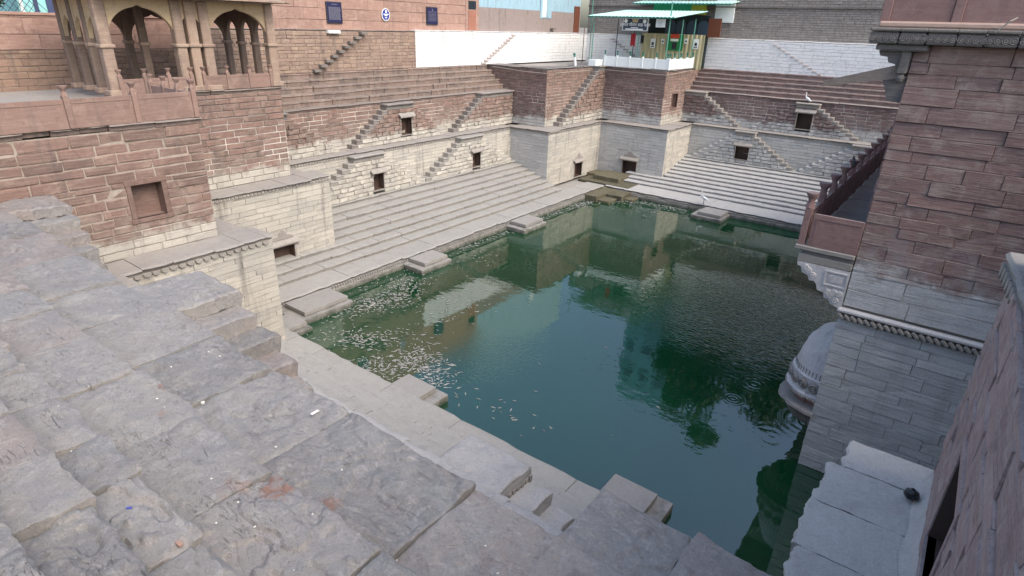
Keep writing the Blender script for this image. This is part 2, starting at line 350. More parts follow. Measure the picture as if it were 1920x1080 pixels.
# unit stone shapes, shared by every stone of the walls ------------------------
def unit_stone(seed, ix, iz, rnd=.13):
    rg = random.Random(seed); xs = [-.5, -.5+ix, rg.uniform(-.15, .15), .5-ix, .5]; zs = [-.5, -.5+iz, .5-iz, .5]
    V, idx = [], {}
    for j, z in enumerate(zs):
        for i, x in enumerate(xs):
            edge = i in (0, 4) or j in (0, 3); cor = i in (0, 4) and j in (0, 3)
            y = rg.uniform(rnd*.6, rnd*1.2) if edge else rg.uniform(-.10, .06)
            if cor: x *= 1-rg.uniform(.0, ix*.9); z *= 1-rg.uniform(0, iz*.7); y += rnd*.4
            elif edge:
                x += rg.uniform(-1, 1)*ix*.25 if i in (0, 4) else 0; z += rg.uniform(-1, 1)*iz*.22 if j in (0, 3) else 0
            idx[i, j] = len(V); V.append((x, y, z))
    b = len(V); V += [(-.49, 1, -.49), (.49, 1, -.49), (.49, 1, .49), (-.49, 1, .49)]
    F = [(idx[i, j], idx[i+1, j], idx[i+1, j+1], idx[i, j+1]) for i in range(4) for j in range(3)]
    F += [tuple([b, b+1]+[idx[i, 0] for i in range(4, -1, -1)]), tuple([b+2, b+3]+[idx[i, 3] for i in range(5)]),
          tuple([b+3, b]+[idx[0, j] for j in range(4)]), tuple([b+1, b+2]+[idx[4, j] for j in range(3, -1, -1)])]
    return V, F
def unit_step(seed, nose=.05):
    rg = random.Random(seed); xs = [-.5, -.28, -.05, .2, .5]; V = []
    for i, x in enumerate(xs):
        j = rg.uniform(-.03, .03); k = rg.uniform(-.10, .06); e = .03 if i in (0, 4) else 0
        V += [(x, .09+j*.5+e, -1), (x, .08+j*.5+e, -.36+rg.uniform(-.05, .05)), (x, nose*.2+j+e, -.24+k*.4), (x, nose*1.6+j+e, k*.25-.01), (x, 1, rg.uniform(-.03, .03)), (x, 1, -1)]
    F = []
    for i in range(4):
        for j in range(5): F.append((i*6+j, (i+1)*6+j, (i+1)*6+j+1, i*6+j+1))
    F += [(5, 4, 3, 2, 1, 0), tuple(24+i for i in range(6))]
    return V, F
LONG = [unit_stone(s, .022, .09) for s in range(9)]
FLAT = [unit_stone(80+s, .007, .028, .05) for s in range(9)]
SQUAT = [unit_stone(20+s, .05, .10) for s in range(7)]
ROUND = [unit_stone(40+s, .05, .13, .10) for s in range(8)]
STEPS = [unit_step(60+s) for s in range(8)]
_cache = {}
def shared(kind, k, mat, name):
    key = (kind, k, mat.name, name)
    if key not in _cache:
        V, F = {'l': LONG, 's': SQUAT, 'r': ROUND, 't': STEPS, 'f': FLAT}[kind][k]
        me = mesh_from(V, F, name); me.materials.append(mat); _cache[key] = me
    return _cache[key]
class Bag:
    """collects pieces of one thing, the largest 300 in the picture become parts of their own, the rest one part"""
    def __init__(s, root, cap=300, minpx=9): s.root, s.items, s.cap, s.minpx = root, [], cap, minpx
    def add(s, kind, mat, pos, ang, dim, name, tilt=0.0): s.items.append((kind, mat, Vector(pos), ang, dim, name, tilt))
    def flush(s, seed=0):
        rg = random.Random(seed*31+5); sc = []
        for it in s.items:
            r = project(it[2]); u = Vector((math.cos(it[3]), math.sin(it[3]), 0))
            if r is None or not in_view(it[2], 60): sc.append((0, it)); continue
            a, b2 = project(it[2]-u*it[4][0]/2), project(it[2]+u*it[4][0]/2)
            L = 0 if (a is None or b2 is None) else math.hypot(a[0]-b2[0], a[1]-b2[1]); sc.append((L, it))
        sc.sort(key=lambda t: -t[0]); rest = {}
        base = s.root.location; ra = s.root.rotation_euler[2]
        inv = Matrix.Rotation(-ra, 4, 'Z')
        for i, (L, it) in enumerate(sc):
            kind, mat, pos, ang, dim, name, tilt = it
            K = {'l': 9, 's': 7, 'r': 8, 't': 8, 'f': 9}[kind]; k = rg.randrange(K); flip = kind != 't' and rg.random() < .5
            if i < s.cap and L >= s.minpx:
                o = bpy.data.objects.new(name, shared(kind, k, mat, name)); C.objects.link(o); o.parent = s.root
                o.location = inv @ (pos-base); o.rotation_euler = (0, tilt, ang-ra); o.scale = dim
            else: rest.setdefault((mat.name, name), []).append((kind, k, pos, ang, dim, mat, tilt))
        for (mn, name), L in rest.items():
            V, F = [], []
            for kind, k, pos, ang, dim, mat, tilt in L:
                v, f = {'l': LONG, 's': SQUAT, 'r': ROUND, 't': STEPS, 'f': FLAT}[kind][k]; n = len(V)
                mt = inv @ Matrix.Translation(pos-base) @ Matrix.Rotation(ang, 4, 'Z') @ Matrix.Rotation(tilt, 4, 'Y') @ Matrix.Diagonal((*dim, 1))
                V += [tuple(mt @ Vector(p)) for p in v]; F += [tuple(n+q for q in g) for g in f]
            o = link(name+'s', mesh_from(V, F, name+'s'), s.root, mat); o['kind'] = 'stuff'

WALLS = 0
def masonry(name, label, cat, P0, deg, L, z0, z1, mat, ch=(.2, .28), bl=(.55, 1.15), depth=.14, gap=.011, holes=(), kind='ls', jit=.016, group=None, cap=300, topz=None, root=None, pname='stone', skew=0.0, matf=None, mort='mortar'):
    global WALLS; WALLS += 1
    rg = random.Random(WALLS*13+1); ang = R_(deg); u = Vector((math.cos(ang), math.sin(ang), 0)); n = Vector((math.sin(ang), -math.cos(ang), 0))
    own = root is None
    if own: root = thing(name, label, cat, (P0[0], P0[1], z0), ang, group)
    B = Bag(root, cap); z = z0; P = Vector((P0[0], P0[1], 0))
    while z < z1-.04:
        h = min(rg.uniform(*ch), z1-z)
        if z1-z-h < .08: h = z1-z
        for hh in holes:
            for b_ in hh[2:]:
                if z+.03 < b_ < z+h+.06: h = b_-z
        x = 0.0; first = rg.uniform(.25, 1)
        while x < L-.01:
            l = rg.uniform(*bl)*(first if x == 0 else 1); l = min(l, L-x)
            if L-x-l < .15: l = L-x
            segs = [(x, x+l)]
            for (a, b2, c, d) in holes:
                if z+h > c+.03 and z < d-.03:
                    new = []
                    for (s0, s1) in segs:
                        if s1 <= a or s0 >= b2: new.append((s0, s1))
                        else:
                            if s0 < a-.05: new.append((s0, a))
                            if s1 > b2+.05: new.append((b2, s1))
                    segs = new
            for s0, s1 in segs:
                ll = s1-s0; cc = (s0+s1)/2; pr = rg.uniform(-jit*.4, jit)
                pos = P+u*cc+n*pr; pos.z = z+h/2+skew*cc
                kd = kind[0] if len(kind) == 1 else ('l' if ll/h > 2.3 else 's')
                mm = matf(cc, z+h/2) if matf else mat
                B.add(kd, mm, pos, ang, (max(.05, ll-gap), depth, max(.04, h-gap*.8)), pname)
            x += l
        z += h
    B.flush(WALLS)
    # mortar sheet behind the stones, open at the niches
    xs = sorted({0.0, L}|{v for hh in holes for v in hh[:2]}); zs = sorted({z0, z1}|{v for hh in holes for v in hh[2:] if z0 < v < z1})
    V, F = [], []
    off = Vector((P0[0], P0[1], z0))-Vector(root.location); yb = .05 if kind == 'f' else .016
    for a, b2 in zip(xs, xs[1:]):
        for c, d2 in zip(zs, zs[1:]):
            if any(hh[0]-.001 <= a and b2 <= hh[1]+.001 and hh[2]-.001 <= c and d2 <= hh[3]+.001 for hh in holes): continue
            q = len(V); V += [(a, yb, c-z0+skew*a), (b2, yb, c-z0+skew*b2), (b2, yb, d2-z0+skew*b2), (a, yb, d2-z0+skew*a)]; F.append((q, q+1, q+2, q+3))
    link('mortar', mesh_from(V, F, 'mortar'), root, M[mort])
    return root
def run_slabs(root, P0, deg, L, z, depth, th, mat, sl=(.9, 1.7), name='slab', jf=.05, jz=.012, gap=.012, kind='t', seed=1, minpx=9, cap=300, skip=None):
    """a row of slabs, front edge on the line from P0, top at z, running back by depth"""
    rg = random.Random(seed); ang = R_(deg); u = Vector((math.cos(ang), math.sin(ang), 0)); n = Vector((math.sin(ang), -math.cos(ang), 0))
    B = Bag(root, cap, minpx); x = 0.0; P = Vector((P0[0], P0[1], 0))
    while x < L-.01:
        l = min(rg.uniform(*sl), L-x)
        if L-x-l < .3: l = L-x
        if not (skip and skip(x+l/2)):
            pos = P+u*(x+l/2)+n*rg.uniform(-jf, jf); pos.z = z+rg.uniform(-jz, jz)
            B.add('t', mat, pos, ang, (l-gap, depth+jf, th), name, rg.uniform(-.004, .004))
        x += l
    B.flush(seed); return root
def ledge(label, P0, deg, L, z, depth, mat, th=.13, over=.13, seed=1, dent=True, cat='ledge', name='stone_ledge', jf=.05):
    ang = R_(deg); n = Vector((math.sin(ang), -math.cos(ang), 0))
    r = thing(name, label, cat, (P0[0], P0[1], z), ang)
    Q = Vector((P0[0], P0[1], 0))+n*over
    run_slabs(r, Q, deg, L, z, depth+over, th, mat, seed=seed, jf=jf)
    if dent:
        parts = []; x = .05
        while x < L-.1:
            parts.append(((x, -.075, -.13), (x+.10, .05, -.21))); x += .19
        parts.append(((0, -.05, -.21), (L, .05, -.25)))
        o = joined('dentil_band', parts, mat, r); o['kind'] = 'stuff'
    return r
def flight(name, label, P0, deg, L, lips, mat, seed=1, sl=(1.1, 2.4), rough=.03, back=.1, cap=300, offl=None):
    """lips: list of (distance back from P0 line, z, depth, rise)"""
    ang = R_(deg); n = Vector((math.sin(ang), -math.cos(ang), 0)); r = thing(name, label, 'steps', (P0[0], P0[1], lips[0][1]), ang)
    rg = random.Random(seed); u = Vector((math.cos(ang), math.sin(ang), 0)); B = Bag(r, cap, 9)
    for i, (off, z, dep, rise) in enumerate(lips):
        x = 0.0; LL = L; x0 = 0
        if offl: x0, LL = offl(off)
        x = x0
        while x < LL-.01:
            l = min(rg.uniform(*sl), LL-x)
            if LL-x-l < .4: l = LL-x
            pos = Vector((P0[0], P0[1], 0))+u*(x+l/2)-n*(off+rg.uniform(-rough, rough)); pos.z = z+rg.uniform(-.012, .012)
            B.add('t', mat, pos, ang, (l-.012, dep+back, rise+.03), 'step', rg.uniform(-.005, .005)); x += l
    B.flush(seed+3); return r

def niche(P0, deg, u0, u1, z0, z1, parent, depth=.5, mat=None, jm=None, canopy=None, crest=False, jamb=.1, sill=True, proud=.05):
    """recess with jambs and lintel in a wall whose face line starts at P0 (parent = that wall's empty, same frame)"""
    mat = mat or M['nichered']; jm = jm or M['nichered']
    ox = parent.location
    ang = R_(deg); inv = Matrix.Rotation(-parent.rotation_euler[2], 4, 'Z')
    hold = link('niche', None, parent); hold.location = inv @ (Vector((P0[0], P0[1], 0))-Vector(ox)); hold.rotation_euler = (0, 0, ang-parent.rotation_euler[2]); hold.empty_display_size = .1
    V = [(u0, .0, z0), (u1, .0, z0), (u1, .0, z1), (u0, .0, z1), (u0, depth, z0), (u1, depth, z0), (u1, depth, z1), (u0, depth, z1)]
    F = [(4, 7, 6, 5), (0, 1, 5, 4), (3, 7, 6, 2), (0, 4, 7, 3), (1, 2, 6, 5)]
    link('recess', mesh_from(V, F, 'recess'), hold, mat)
    bx('jamb', (u0-jamb, -proud, z0), (u0, .12, z1), jm, hold); bx('jamb', (u1, -proud, z0), (u1+jamb, .12, z1), jm, hold)
    bx('lintel', (u0-jamb*1.2, -proud-.01, z1), (u1+jamb*1.2, .12, z1+jamb*1.1), jm, hold)
    if sill: bx('sill', (u0-jamb*1.3, -proud-.02, z0-jamb*.9), (u1+jamb*1.3, .12, z0), jm, hold)
    if canopy:
        a = canopy; zt = z1+jamb*1.1
        prism('canopy', [(-a, 0)] , 0, 1, jm, hold) if False else None
        W0, W1 = u0-jamb-.14, u1+jamb+.14
        V = [(W0, -a, zt+.0), (W1, -a, zt+.0), (W1, 0, zt+.20), (W0, 0, zt+.20), (W0, -a, zt+.07), (W1, -a, zt+.07), (W1, 0, zt+.28), (W0, 0, zt+.28)]
        link('canopy', mesh_from(V, [(0, 3, 2, 1), (4, 5, 6, 7), (0, 1, 5, 4), (1, 2, 6, 5), (2, 3, 7, 6), (3, 0, 4, 7)], 'canopy'), hold, M['ledge'])
    if crest:
        cx = (u0+u1)/2; zt = z1+jamb*1.1+.28; hw = (u1-u0)/2
        prism('crest', [(cx-hw, zt), (cx+hw, zt), (cx+hw*.8, zt+.16), (cx+hw*.45, zt+.2), (cx+hw*.3, zt+.36), (cx, zt+.5), (cx-hw*.3, zt+.36), (cx-hw*.45, zt+.2), (cx-hw*.8, zt+.16)], -.05, .04, M['ledge'], hold)
    return hold

def pyramid(label, P0, deg, uc, zb, zt, land, mat, tmat, depth=.55, rise=.27, tread=.42, left=True, right=True, nic=None, seed=1, nleft=99, nright=99):
    """stepped pyramid built against a wall: courses of stone whose ends are the steps. uc = (u0,u1) of the landing"""
    ang = R_(deg); u = Vector((math.cos(ang), math.sin(ang), 0)); n = Vector((math.sin(ang), -math.cos(ang), 0)); P = Vector((P0[0], P0[1], 0))
    r = thing('projecting_stair', label, 'stair', tuple(P+u*((uc[0]+uc[1])/2)+Vector((0, 0, zb))), ang)
    rg = random.Random(seed); N = max(1, round((zt-zb)/rise)); rise = (zt-zb)/N; B = Bag(r, 300, 6)
    for k in range(N):
        z = zb+k*rise; m_ = N-1-k
        a = uc[0]-(tread*min(m_, nleft) if left else 0); b2 = uc[1]+(tread*min(m_, nright) if right else 0)
        top = (k == N-1); x = a; f = 0
        while x < b2-.01:
            st = (left and x == a and m_ > 0)
            l = (tread*1.15 if st else rg.uniform(.45, .85)); l = min(l, b2-x)
            if right and m_ > 0 and b2-x-l < tread*.9 and b2-x > tread*1.3: l = max(.2, b2-x-tread*1.15)
            elif b2-x-l < .15: l = b2-x
            isr = right and m_ > 0 and x+l >= b2-.01
            s0, s1 = x, x+l; segs = [(s0, s1)]
            if nic:
                a_, b_, c_, d_ = nic
                if z+rise > c_+.02 and z < d_-.02:
                    new = []
                    for (p, q) in segs:
                        if q <= a_ or p >= b_: new.append((p, q))
                        else:
                            if p < a_-.04: new.append((p, a_))
                            if q > b_+.04: new.append((b_, q))
                    segs = new
            for p, q in segs:
                pos = P+u*((p+q)/2)+n*(depth+rg.uniform(-.01, .015)+(.03 if (st or isr or top) else 0)); pos.z = z+rise/2
                if st or isr or top:
                    pos.z = z+rise; B.add('t', (mat if (isr if deg == 90 else st) and not top else tmat), pos, ang, (q-p+.03, depth+.05, rise-.008), 'step')
                else: B.add('l' if (q-p)/rise > 2 else 's', mat, pos, ang, (q-p-.012, depth+.02, rise-.01), 'stone')
            x += l
    B.flush(seed)
    if nic:
        a_, b_, c_, d_ = nic
        niche(P+n*depth, deg, a_, b_, c_, d_, r, depth=depth-.02, mat=M['dark'], canopy=.25, jm=M['ledge'], jamb=.07, proud=.03)
    cx = (uc[0]+uc[1])/2; w_ = (uc[1]-uc[0])/2
    bx('landing', (-w_-.08, -depth-.16, zt-zb), (w_+.08, 0, zt-zb+.11), tmat, r, .03)
    return r

def structure(name, boxes, mside, mtop=None):
    o = joined(name, boxes, mside); o['kind'] = 'structure'
    if mtop:
        o.data.materials.append(mtop)
        for p in o.data.polygons:
            if p.normal.z > .9: p.material_index = 1
    return o

# ------------------------------------------------------------------ key dimensions (metres)
ZP, Z1, Z2, Z3, Z4, Z5 = .6, 2.35, 5.08, 7.74, 9.5, 11.88
XP, XW, XB1, XB2, SB = -23.2, -30.0, -26.27, -20.0, 1.34
YP, YB1, YB2, YF = 43.67, 39.49, 47.72, 52.8
YA1, YA2 = 18.9, 11.59
YN, YW = 12.2, 6.2
XG, YG = -33.6, 56.5

# ------------------------------------------------------------------ setting: masses behind the facing stones
g = .10
T = []
k_ = .75
T += [((-60, YA1-12, -2), (XW-k_, YB1+.5, Z2-.13))]
T += [((-60, YB1+.4, -2), (XB1-k_, 100, Z2-.13)), ((XB1-k_-.01, YB2+k_, -2), (XB2-k_, 100, Z2-.13)), ((XB2-k_-.01, YF+k_, -2), (14, 100, Z2-.13))]
T += [((-60, 2, -2), (XB1-k_, YA1-g, Z2-.13)), ((-60, -3, -2), (XB2-k_, YA2-g, Z2-.13)), ((-60, -6, -2), (6, YW-g, Z2-.13))]
structure('lower_terrace', T, M['mortar'], M['ledge'])
b0 = Z2-.2
T = [((-60, YA1-3, b0), (XW-SB-k_, YB1+3, Z3-.14)), ((-60, YB1+SB+.5, b0), (XB1-SB-k_, 100, Z4-.11)), ((XB1-SB-k_-.01, YB2+SB+k_, b0), (XB2-SB-k_, 100, Z4-.12)),
     ((XB2-SB-k_-.01, YF+SB+k_, b0), (14, 100, Z3-.15)), ((-60, 2, b0), (XB1-SB-k_, YA1-SB-g, Z4-.21)), ((-60, -3, b0), (XB2-SB-k_, YA2-SB-g, Z4-.22)), ((-60, -6, b0), (6, 3.9, Z3-.5))]
structure('upper_terrace', T, M['mortar'], M['ledge'])
structure('street_ground', [((-500, -500, 9.2), (XG-1.0, 500, Z5-.05)), ((XG-1.01, YG+.9, 9.2), (500, 500, Z5-.05)), ((5.2, -500, 4.5), (500, YG, Z5-.05)), ((XG-.1, -500, 9.2), (5.2, -6, Z5-.05))], M['mortar'], M['street'])
# water and its bed
wt = link('water', mesh_from([(XP-3, 5, 0), (6, 5, 0), (6, YF, 0), (XP-3, YF, 0)], [(0, 1, 2, 3)], 'water'), None, M['water']); wt['kind'] = 'structure'
structure('platform_bed', [((XW, YA2-4, -2), (XP-.12, YF, ZP-.18)), ((XP-.13, YP+.12, -2), (6, YF+1, ZP-.18)), ((XP-.13, 5, -2), (1.5, YN-.12, ZP-.18))], M['block'])

# ------------------------------------------------------------------ lower flights down to the platform
n_st = 8
def lips_for(total, plat, n=n_st):
    tr = (total-plat)/n; rise = (Z1-ZP)/n
    return [(0, ZP, plat+.1, .17)]+[(plat+tr*i, ZP+rise*(i+1), tr+(.3 if i == n-1 else 0), rise) for i in range(n)]
Lw = XP-XW
def lips_near(total):
    L = [(0, ZP, .95, .17)]+[(.85+.30*i, ZP+.195*(i+1), .30, .195) for i in range(9)]
    L[-1] = (L[-1][0], L[-1][1], total-L[-1][0]+.2, .2); return L
flight('platform_steps', 'long pale stone steps along the left wall, down to the narrow platform', (XP, YA2+.5), 90, YB1+6-YA2, lips_for(Lw, 1.5), M['step'], 11,
       offl=lambda o: (0, YP-YA2-.5) if o < .1 else ((YA2+.0-YA2, YB1-YA2-.5) if o < 3.0 else (YA1-YA2-.5, YB1-YA2-.5)))
flight('platform_steps', 'far pale grey stone steps rising from the platform to the back wall', (XP, YP), 0, 30, lips_for(YF-YP, 2.2, 10), M['step_far'], 12,
       offl=lambda o: (0, 27) if o < 2.8 else ((.0, 27) if o < YB2-YP-.1 else (XB2-XP, 27)))
flight('platform_steps', 'near flight of grey stone steps below the camera, edging the water', (1.0, YN), 180, 25, lips_near(YN-YW), M['step'], 13,
       offl=lambda o: (0, 24.2) if o < .1 else (0, 21.0))
for lab, P, deg, L, s in (('carved edge band below the left platform lip', (XP, YA2+1), 90, YP-YA2-1, 1), ('carved edge band below the far platform lip', (XP, YP), 0, 27, 2)):
    r = thing('edge_band', lab, 'edging', (P[0], P[1], ZP-.17), R_(deg)); parts = []; x = .03
    while x < L: parts.append(((x, -.02, -.13), (x+.11, .2, .0))); x += .16
    o = joined('dentil_band', parts, M['block'], r); o['kind'] = 'stuff'
for i, (P, deg, L) in enumerate((((XP+.06, YA2), 90, YP-YA2, ), ((XP, YP-.06), 0, 29), ((1.5, YN+.02), 180, 25))):
    masonry('quay_wall', ('low mossy wall of stone between the left platform and the water', 'low mossy wall of stone between the far platform and the water', 'low wall of stone under the near platform edge')[i], 'wall', P, deg, L, -.7, ZP-.3, M['block'], bl=(.6, 1.4), cap=120)

# blocks standing in the water ------------------------------------------------------
def water_block(label, P0, deg, w=1.5, d=1.25, z=.52, side=.5, sl=None):
    ang = R_(deg); r = thing('mooring_block', label, 'stone block', (P0[0], P0[1], 0), ang, None)
    me = bxmesh('upper_block', w, d, .2, .02, 2); o = link('upper_block', me, r, M['block']); o.location = (0, -d/2, z-.1)
    joined('dentil_band', [((-w/2+.03+x*.14, -d+.02, z-.24), (-w/2+.1+x*.14, -.1, z-.2)) for x in range(int(w/.14))], M['block'], r)['kind'] = 'stuff'
    o = link('lower_block', bxmesh('lower_block', w+side*1.1, d+.2, .6, .02, 2), r, M['block']); o.location = (side*-.3, -(d+.2)/2, z-.54)
    return r
water_block('stepped stone block jutting into the water midway along the left platform', (XP+.05, 22.3), 90, 1.8, 1.25)
water_block('stepped stone block at the far end of the left platform', (XP+.05, 31.7), 90, 2.0, 1.3)
water_block('stepped stone block where the white egret stands, below the far steps', (-13.6, YP-.1), 0, 1.7, 1.7)
water_block('stepped stone block beside the dense patch of dead fish on the near side', (-13.7, YN+.0), 180, 1.4, .85)
water_block('stepped stone block with white droppings, nearest to the white slab', (-5.05, YN+.0), 180, 1.35, .95)
water_block('wide stepped stone block in the near left corner of the water', (XP+.05, 14.8), 90, 2.4, 1.5)
water_block('low stone block at the foot of the tall cream corner on the left', (XP+.9, 12.6), 90, 1.3, 1.3, z=.42)
# mossy steps in the far corner
r = thing('corner_steps', 'moss covered broken steps in the far corner of the water', 'steps', (XP, YP, 0), 0)
for (x0, y0, x1, y1, z) in ((-.4, -3.2, 1.7, .3, .46), (1.6, -1.7, 3.1, .3, .44), (1.65, -3.0, 2.7, -1.6, .2), (3.0, -1.2, 3.8, .2, .18), (-2.2, .3, 2.6, 3.4, .64), (-2.6, 2.2, .2, 4.0, .86), (-1.2, 1.2, 1.2, 3.7, 1.02)):
    o = link('slab', bxmesh('slab', x1-x0, y1-y0, .5, .05, 2), r, M['moss']); o.location = ((x0+x1)/2-.6, (y0+y1)/2, z-.27); o.rotation_euler = (random.uniform(-.02, .02), random.uniform(-.02, .02), 0)

# ------------------------------------------------------------------ ledges
LM = M['ledge']
ledge('long stone ledge over the lower left wall', (XW, YA1), 90, YB1-YA1, Z2, SB, LM, seed=1)
ledge('broken ledge over the short cream wall at the far end of the left wall', (XW-.0, YB1), 0, XB1-XW+.12, Z2, SB, LM, seed=2, jf=.08)
ledge('wavy broken ledge over the cream wall right of the far stair', (XB1, YB1+.1), 90, YB2-YB1, Z2, SB, LM, seed=3, jf=.08)
ledge('ledge over the stained cream wall under the shrine', (XB1+.1, YB2), 0, XB2-XB1, Z2, SB, LM, seed=4, jf=.08)
ledge('short ledge over the side of the shrine corner', (XB2, YB2+.1), 90, YF-YB2, Z2, SB, LM, seed=5, jf=.08)
ledge('long stone ledge over the lower far wall', (XB2, YF), 0, 20, Z2, SB, LM, seed=6)
ledge('broken ledge over the tall cream wall behind the nearer corner', (XB1, YA2+.1), 90, YA1-YA2, Z2, SB, LM, seed=7, jf=.1)
rl = ledge('paved ledge with scalloped edge in front of the wall with the square niche', (XB2, YW-.3), 90, YA2-YW+.35, Z2, SB, LM, seed=8, jf=.03, dent=False, th=.15)
pts = []
x = .9
k = 0
while x < YA2-YW:
    prism('scallop', [(x-.13, 0), (x+.13, 0), (x+.10, -.09), (x+.03, -.14), (x-.03, -.14), (x-.10, -.09)], -.10, -.02, LM, rl).location = (0, 0, -.15); x += .28
ledge('terrace edge of slabs over the upper left wall', (XW-SB, YA1-SB), 90, YB1-YA1+2*SB, Z3, 1.2, M['rstep'], th=.16, over=.16, seed=9, dent=False, jf=.06)
ledge('terrace edge of slabs over the upper far wall', (XB2-SB, YF+SB), 0, 24, Z3, 1.2, M['rstep_far'], th=.16, over=.14, seed=10, dent=False, jf=.05)

# ------------------------------------------------------------------ walls: left side
zt = Z2-.14
W1 = masonry('retaining_wall', 'long lower left wall of cream limed stone between ledge and steps', 'wall', (XW, YA1), 90, YB1-YA1, Z1-.1, zt, M['wall'], ch=(.19, .26), bl=(.7, 1.5), kind='f')
W2 = masonry('retaining_wall', 'long upper left wall, red stone over a cream band', 'wall', (XW-SB, YA1-SB), 90, YB1-YA1+2*SB, Z2, Z3-.15, M['wall'], bl=(.5, 1.2), gap=.022)
masonry('retaining_wall', 'short cream wall turning out at the far end of the left steps', 'wall', (XW, YB1), 0, XB1-XW, ZP, zt, M['wall_shaded'], bl=(.7, 1.5), kind='f')
WB = masonry('retaining_wall', 'cream wall with a small doorway left of the mossy corner', 'wall', (XB1, YB1), 90, YB2-YB1, ZP, zt, M['wall'], bl=(.7, 1.5), kind='f', holes=[(4.2, 5.4, .6, 1.9)])
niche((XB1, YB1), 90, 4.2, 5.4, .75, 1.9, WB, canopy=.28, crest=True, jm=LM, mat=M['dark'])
WC = masonry('retaining_wall', 'grey streaked cream wall with a canopied doorway below the shrine', 'wall', (XB1, YB2), 0, XB2-XB1, ZP, zt, M['wall_shaded'], bl=(.7, 1.4), kind='f', holes=[(2.5, 3.8, .6, 2.0)])
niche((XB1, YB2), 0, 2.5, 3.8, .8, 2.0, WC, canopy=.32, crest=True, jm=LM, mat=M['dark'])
masonry('retaining_wall', 'cream side wall between shrine corner and far steps', 'wall', (XB2, YB2), 90, YF-YB2, ZP, zt, M['wall'], bl=(.7, 1.4), kind='f')
masonry('retaining_wall', 'long lower far wall of pale limed stone behind the far steps', 'wall', (XB2, YF), 0, 20, Z1-.1, zt, M['wall_shaded'], ch=(.19, .26), bl=(.8, 1.6))
masonry('retaining_wall', 'dark red corner wall facing the camera with a limed foot, left of the tall stair', 'wall', (XW-SB-2.6, YB1+SB), 0, XB1-XW+2.6, Z2, Z4-.1, M['wall_shaded'], bl=(.5, 1.0), gap=.024)
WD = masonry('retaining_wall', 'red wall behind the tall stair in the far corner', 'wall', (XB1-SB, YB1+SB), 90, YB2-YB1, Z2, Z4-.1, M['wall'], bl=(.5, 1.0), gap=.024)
masonry('retaining_wall', 'dark red wall with white mortar joints directly below the shrine', 'wall', (XB1-SB, YB2+SB), 0, XB2-XB1, Z2, Z4-.1, M['wall_shaded'], bl=(.5, 1.1), gap=.028)
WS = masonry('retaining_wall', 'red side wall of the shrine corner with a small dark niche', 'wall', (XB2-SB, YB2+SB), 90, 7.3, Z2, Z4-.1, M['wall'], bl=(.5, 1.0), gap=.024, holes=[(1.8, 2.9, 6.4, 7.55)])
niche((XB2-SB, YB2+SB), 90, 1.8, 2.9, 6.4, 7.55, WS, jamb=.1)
masonry('retaining_wall', 'long upper far wall, dark red stone with white joints over a grey band', 'wall', (XB2-SB, YF+SB), 0, 22, Z2, Z3-.15, M['wall_shaded'], bl=(.55, 1.2), gap=.026)
# near left corner
WE = masonry('retaining_wall', 'tall cream wall with carved doorway between the two near left corners', 'wall', (XB1, YA2-.2), 90, YA1-YA2+.2, ZP, zt, M['wall'], ch=(.22, .32), bl=(.7, 1.5), kind='f', holes=[(3.8, 5.0, .6, 1.95)])
niche((XB1, YA2-.2), 90, 3.8, 5.0, .75, 1.95, WE, canopy=.22, crest=True, jm=LM, mat=M['dark'])
masonry('retaining_wall', 'tall cream corner wall of long thin stones below the scalloped ledge', 'wall', (XB2, YW), 90, YA2-YW, ZP-.4, Z2-.16, M['wall'], ch=(.18, .26), bl=(.9, 1.9), kind='f')
masonry('retaining_wall', 'red wall with white joints below the pavilion', 'wall', (XB1-SB, YA2-SB-.2), 90, YA1-YA2+.2, Z2, Z4-.2, M['wall'], ch=(.24, .34), bl=(.6, 1.3), gap=.03)
WF = masonry('retaining_wall', 'rough red wall with thick pale mortar and a square niche, below the near parapet', 'wall', (XB2-SB, 2.2), 90, YA2-SB-2.2, 5.9, Z4-.32, M['wall'], ch=(.27, .42), bl=(.6, 1.35), gap=.024, kind='r', jit=.03, depth=.16, holes=[(5.35, 6.6, 6.15, 7.55)], mort='mortar_pale')
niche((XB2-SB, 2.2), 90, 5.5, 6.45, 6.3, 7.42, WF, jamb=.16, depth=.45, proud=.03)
masonry('retaining_wall', 'limed foot of the niche wall standing on the scalloped ledge', 'wall', (XB2-SB+.01, 2.2), 90, YA2-SB-2.2, Z2, 5.9, M['wall'], ch=(.24, .3), bl=(.8, 1.3))
r = thing('coping', 'rough broken coping stones under the near parapet', 'coping', (XB2-SB, 2.2, Z4-.3), R_(90))
run_slabs(r, (XB2-SB+.12, 2.2), 90, YA2-SB-2.1, Z4-.1, 1.3, .2, M['rstep'], sl=(.6, 1.4), seed=31, jf=.06, jz=.03, name='coping_stone')
r = thing('coping', 'broken coping stones under the pavilion', 'coping', (XB1-SB, YA2-SB, Z4-.3), R_(90))
run_slabs(r, (XB1-SB+.1, YA2-SB), 90, YA1-YA2+.1, Z4, 1.3, .2, M['rstep'], sl=(.6, 1.4), seed=32, jf=.05, jz=.03, name='coping_stone')
for lab, P, deg, L, s in (('rubble coping over the dark corner wall left of the tall stair', (XW-SB-2.6, YB1+SB-.1), 0, XB1-XW+2.6, 33), ('rubble coping over the wall behind the tall stair', (XB1-SB+.1, YB1+SB), 90, YB2-YB1, 34),
                          ('rubble coping under the white shrine parapet', (XB1-SB, YB2+SB-.1), 0, XB2-XB1, 35), ('rubble coping along the side of the shrine corner', (XB2-SB+.1, YB2+SB), 90, 7.3, 36)):
    r = thing('coping', lab, 'coping', (P[0], P[1], Z4-.15), R_(deg)); run_slabs(r, P, deg, L, Z4+.04, 1.6, .17, M['grey'], sl=(.7, 1.6), seed=s, jf=.06, jz=.03, name='coping_stone')

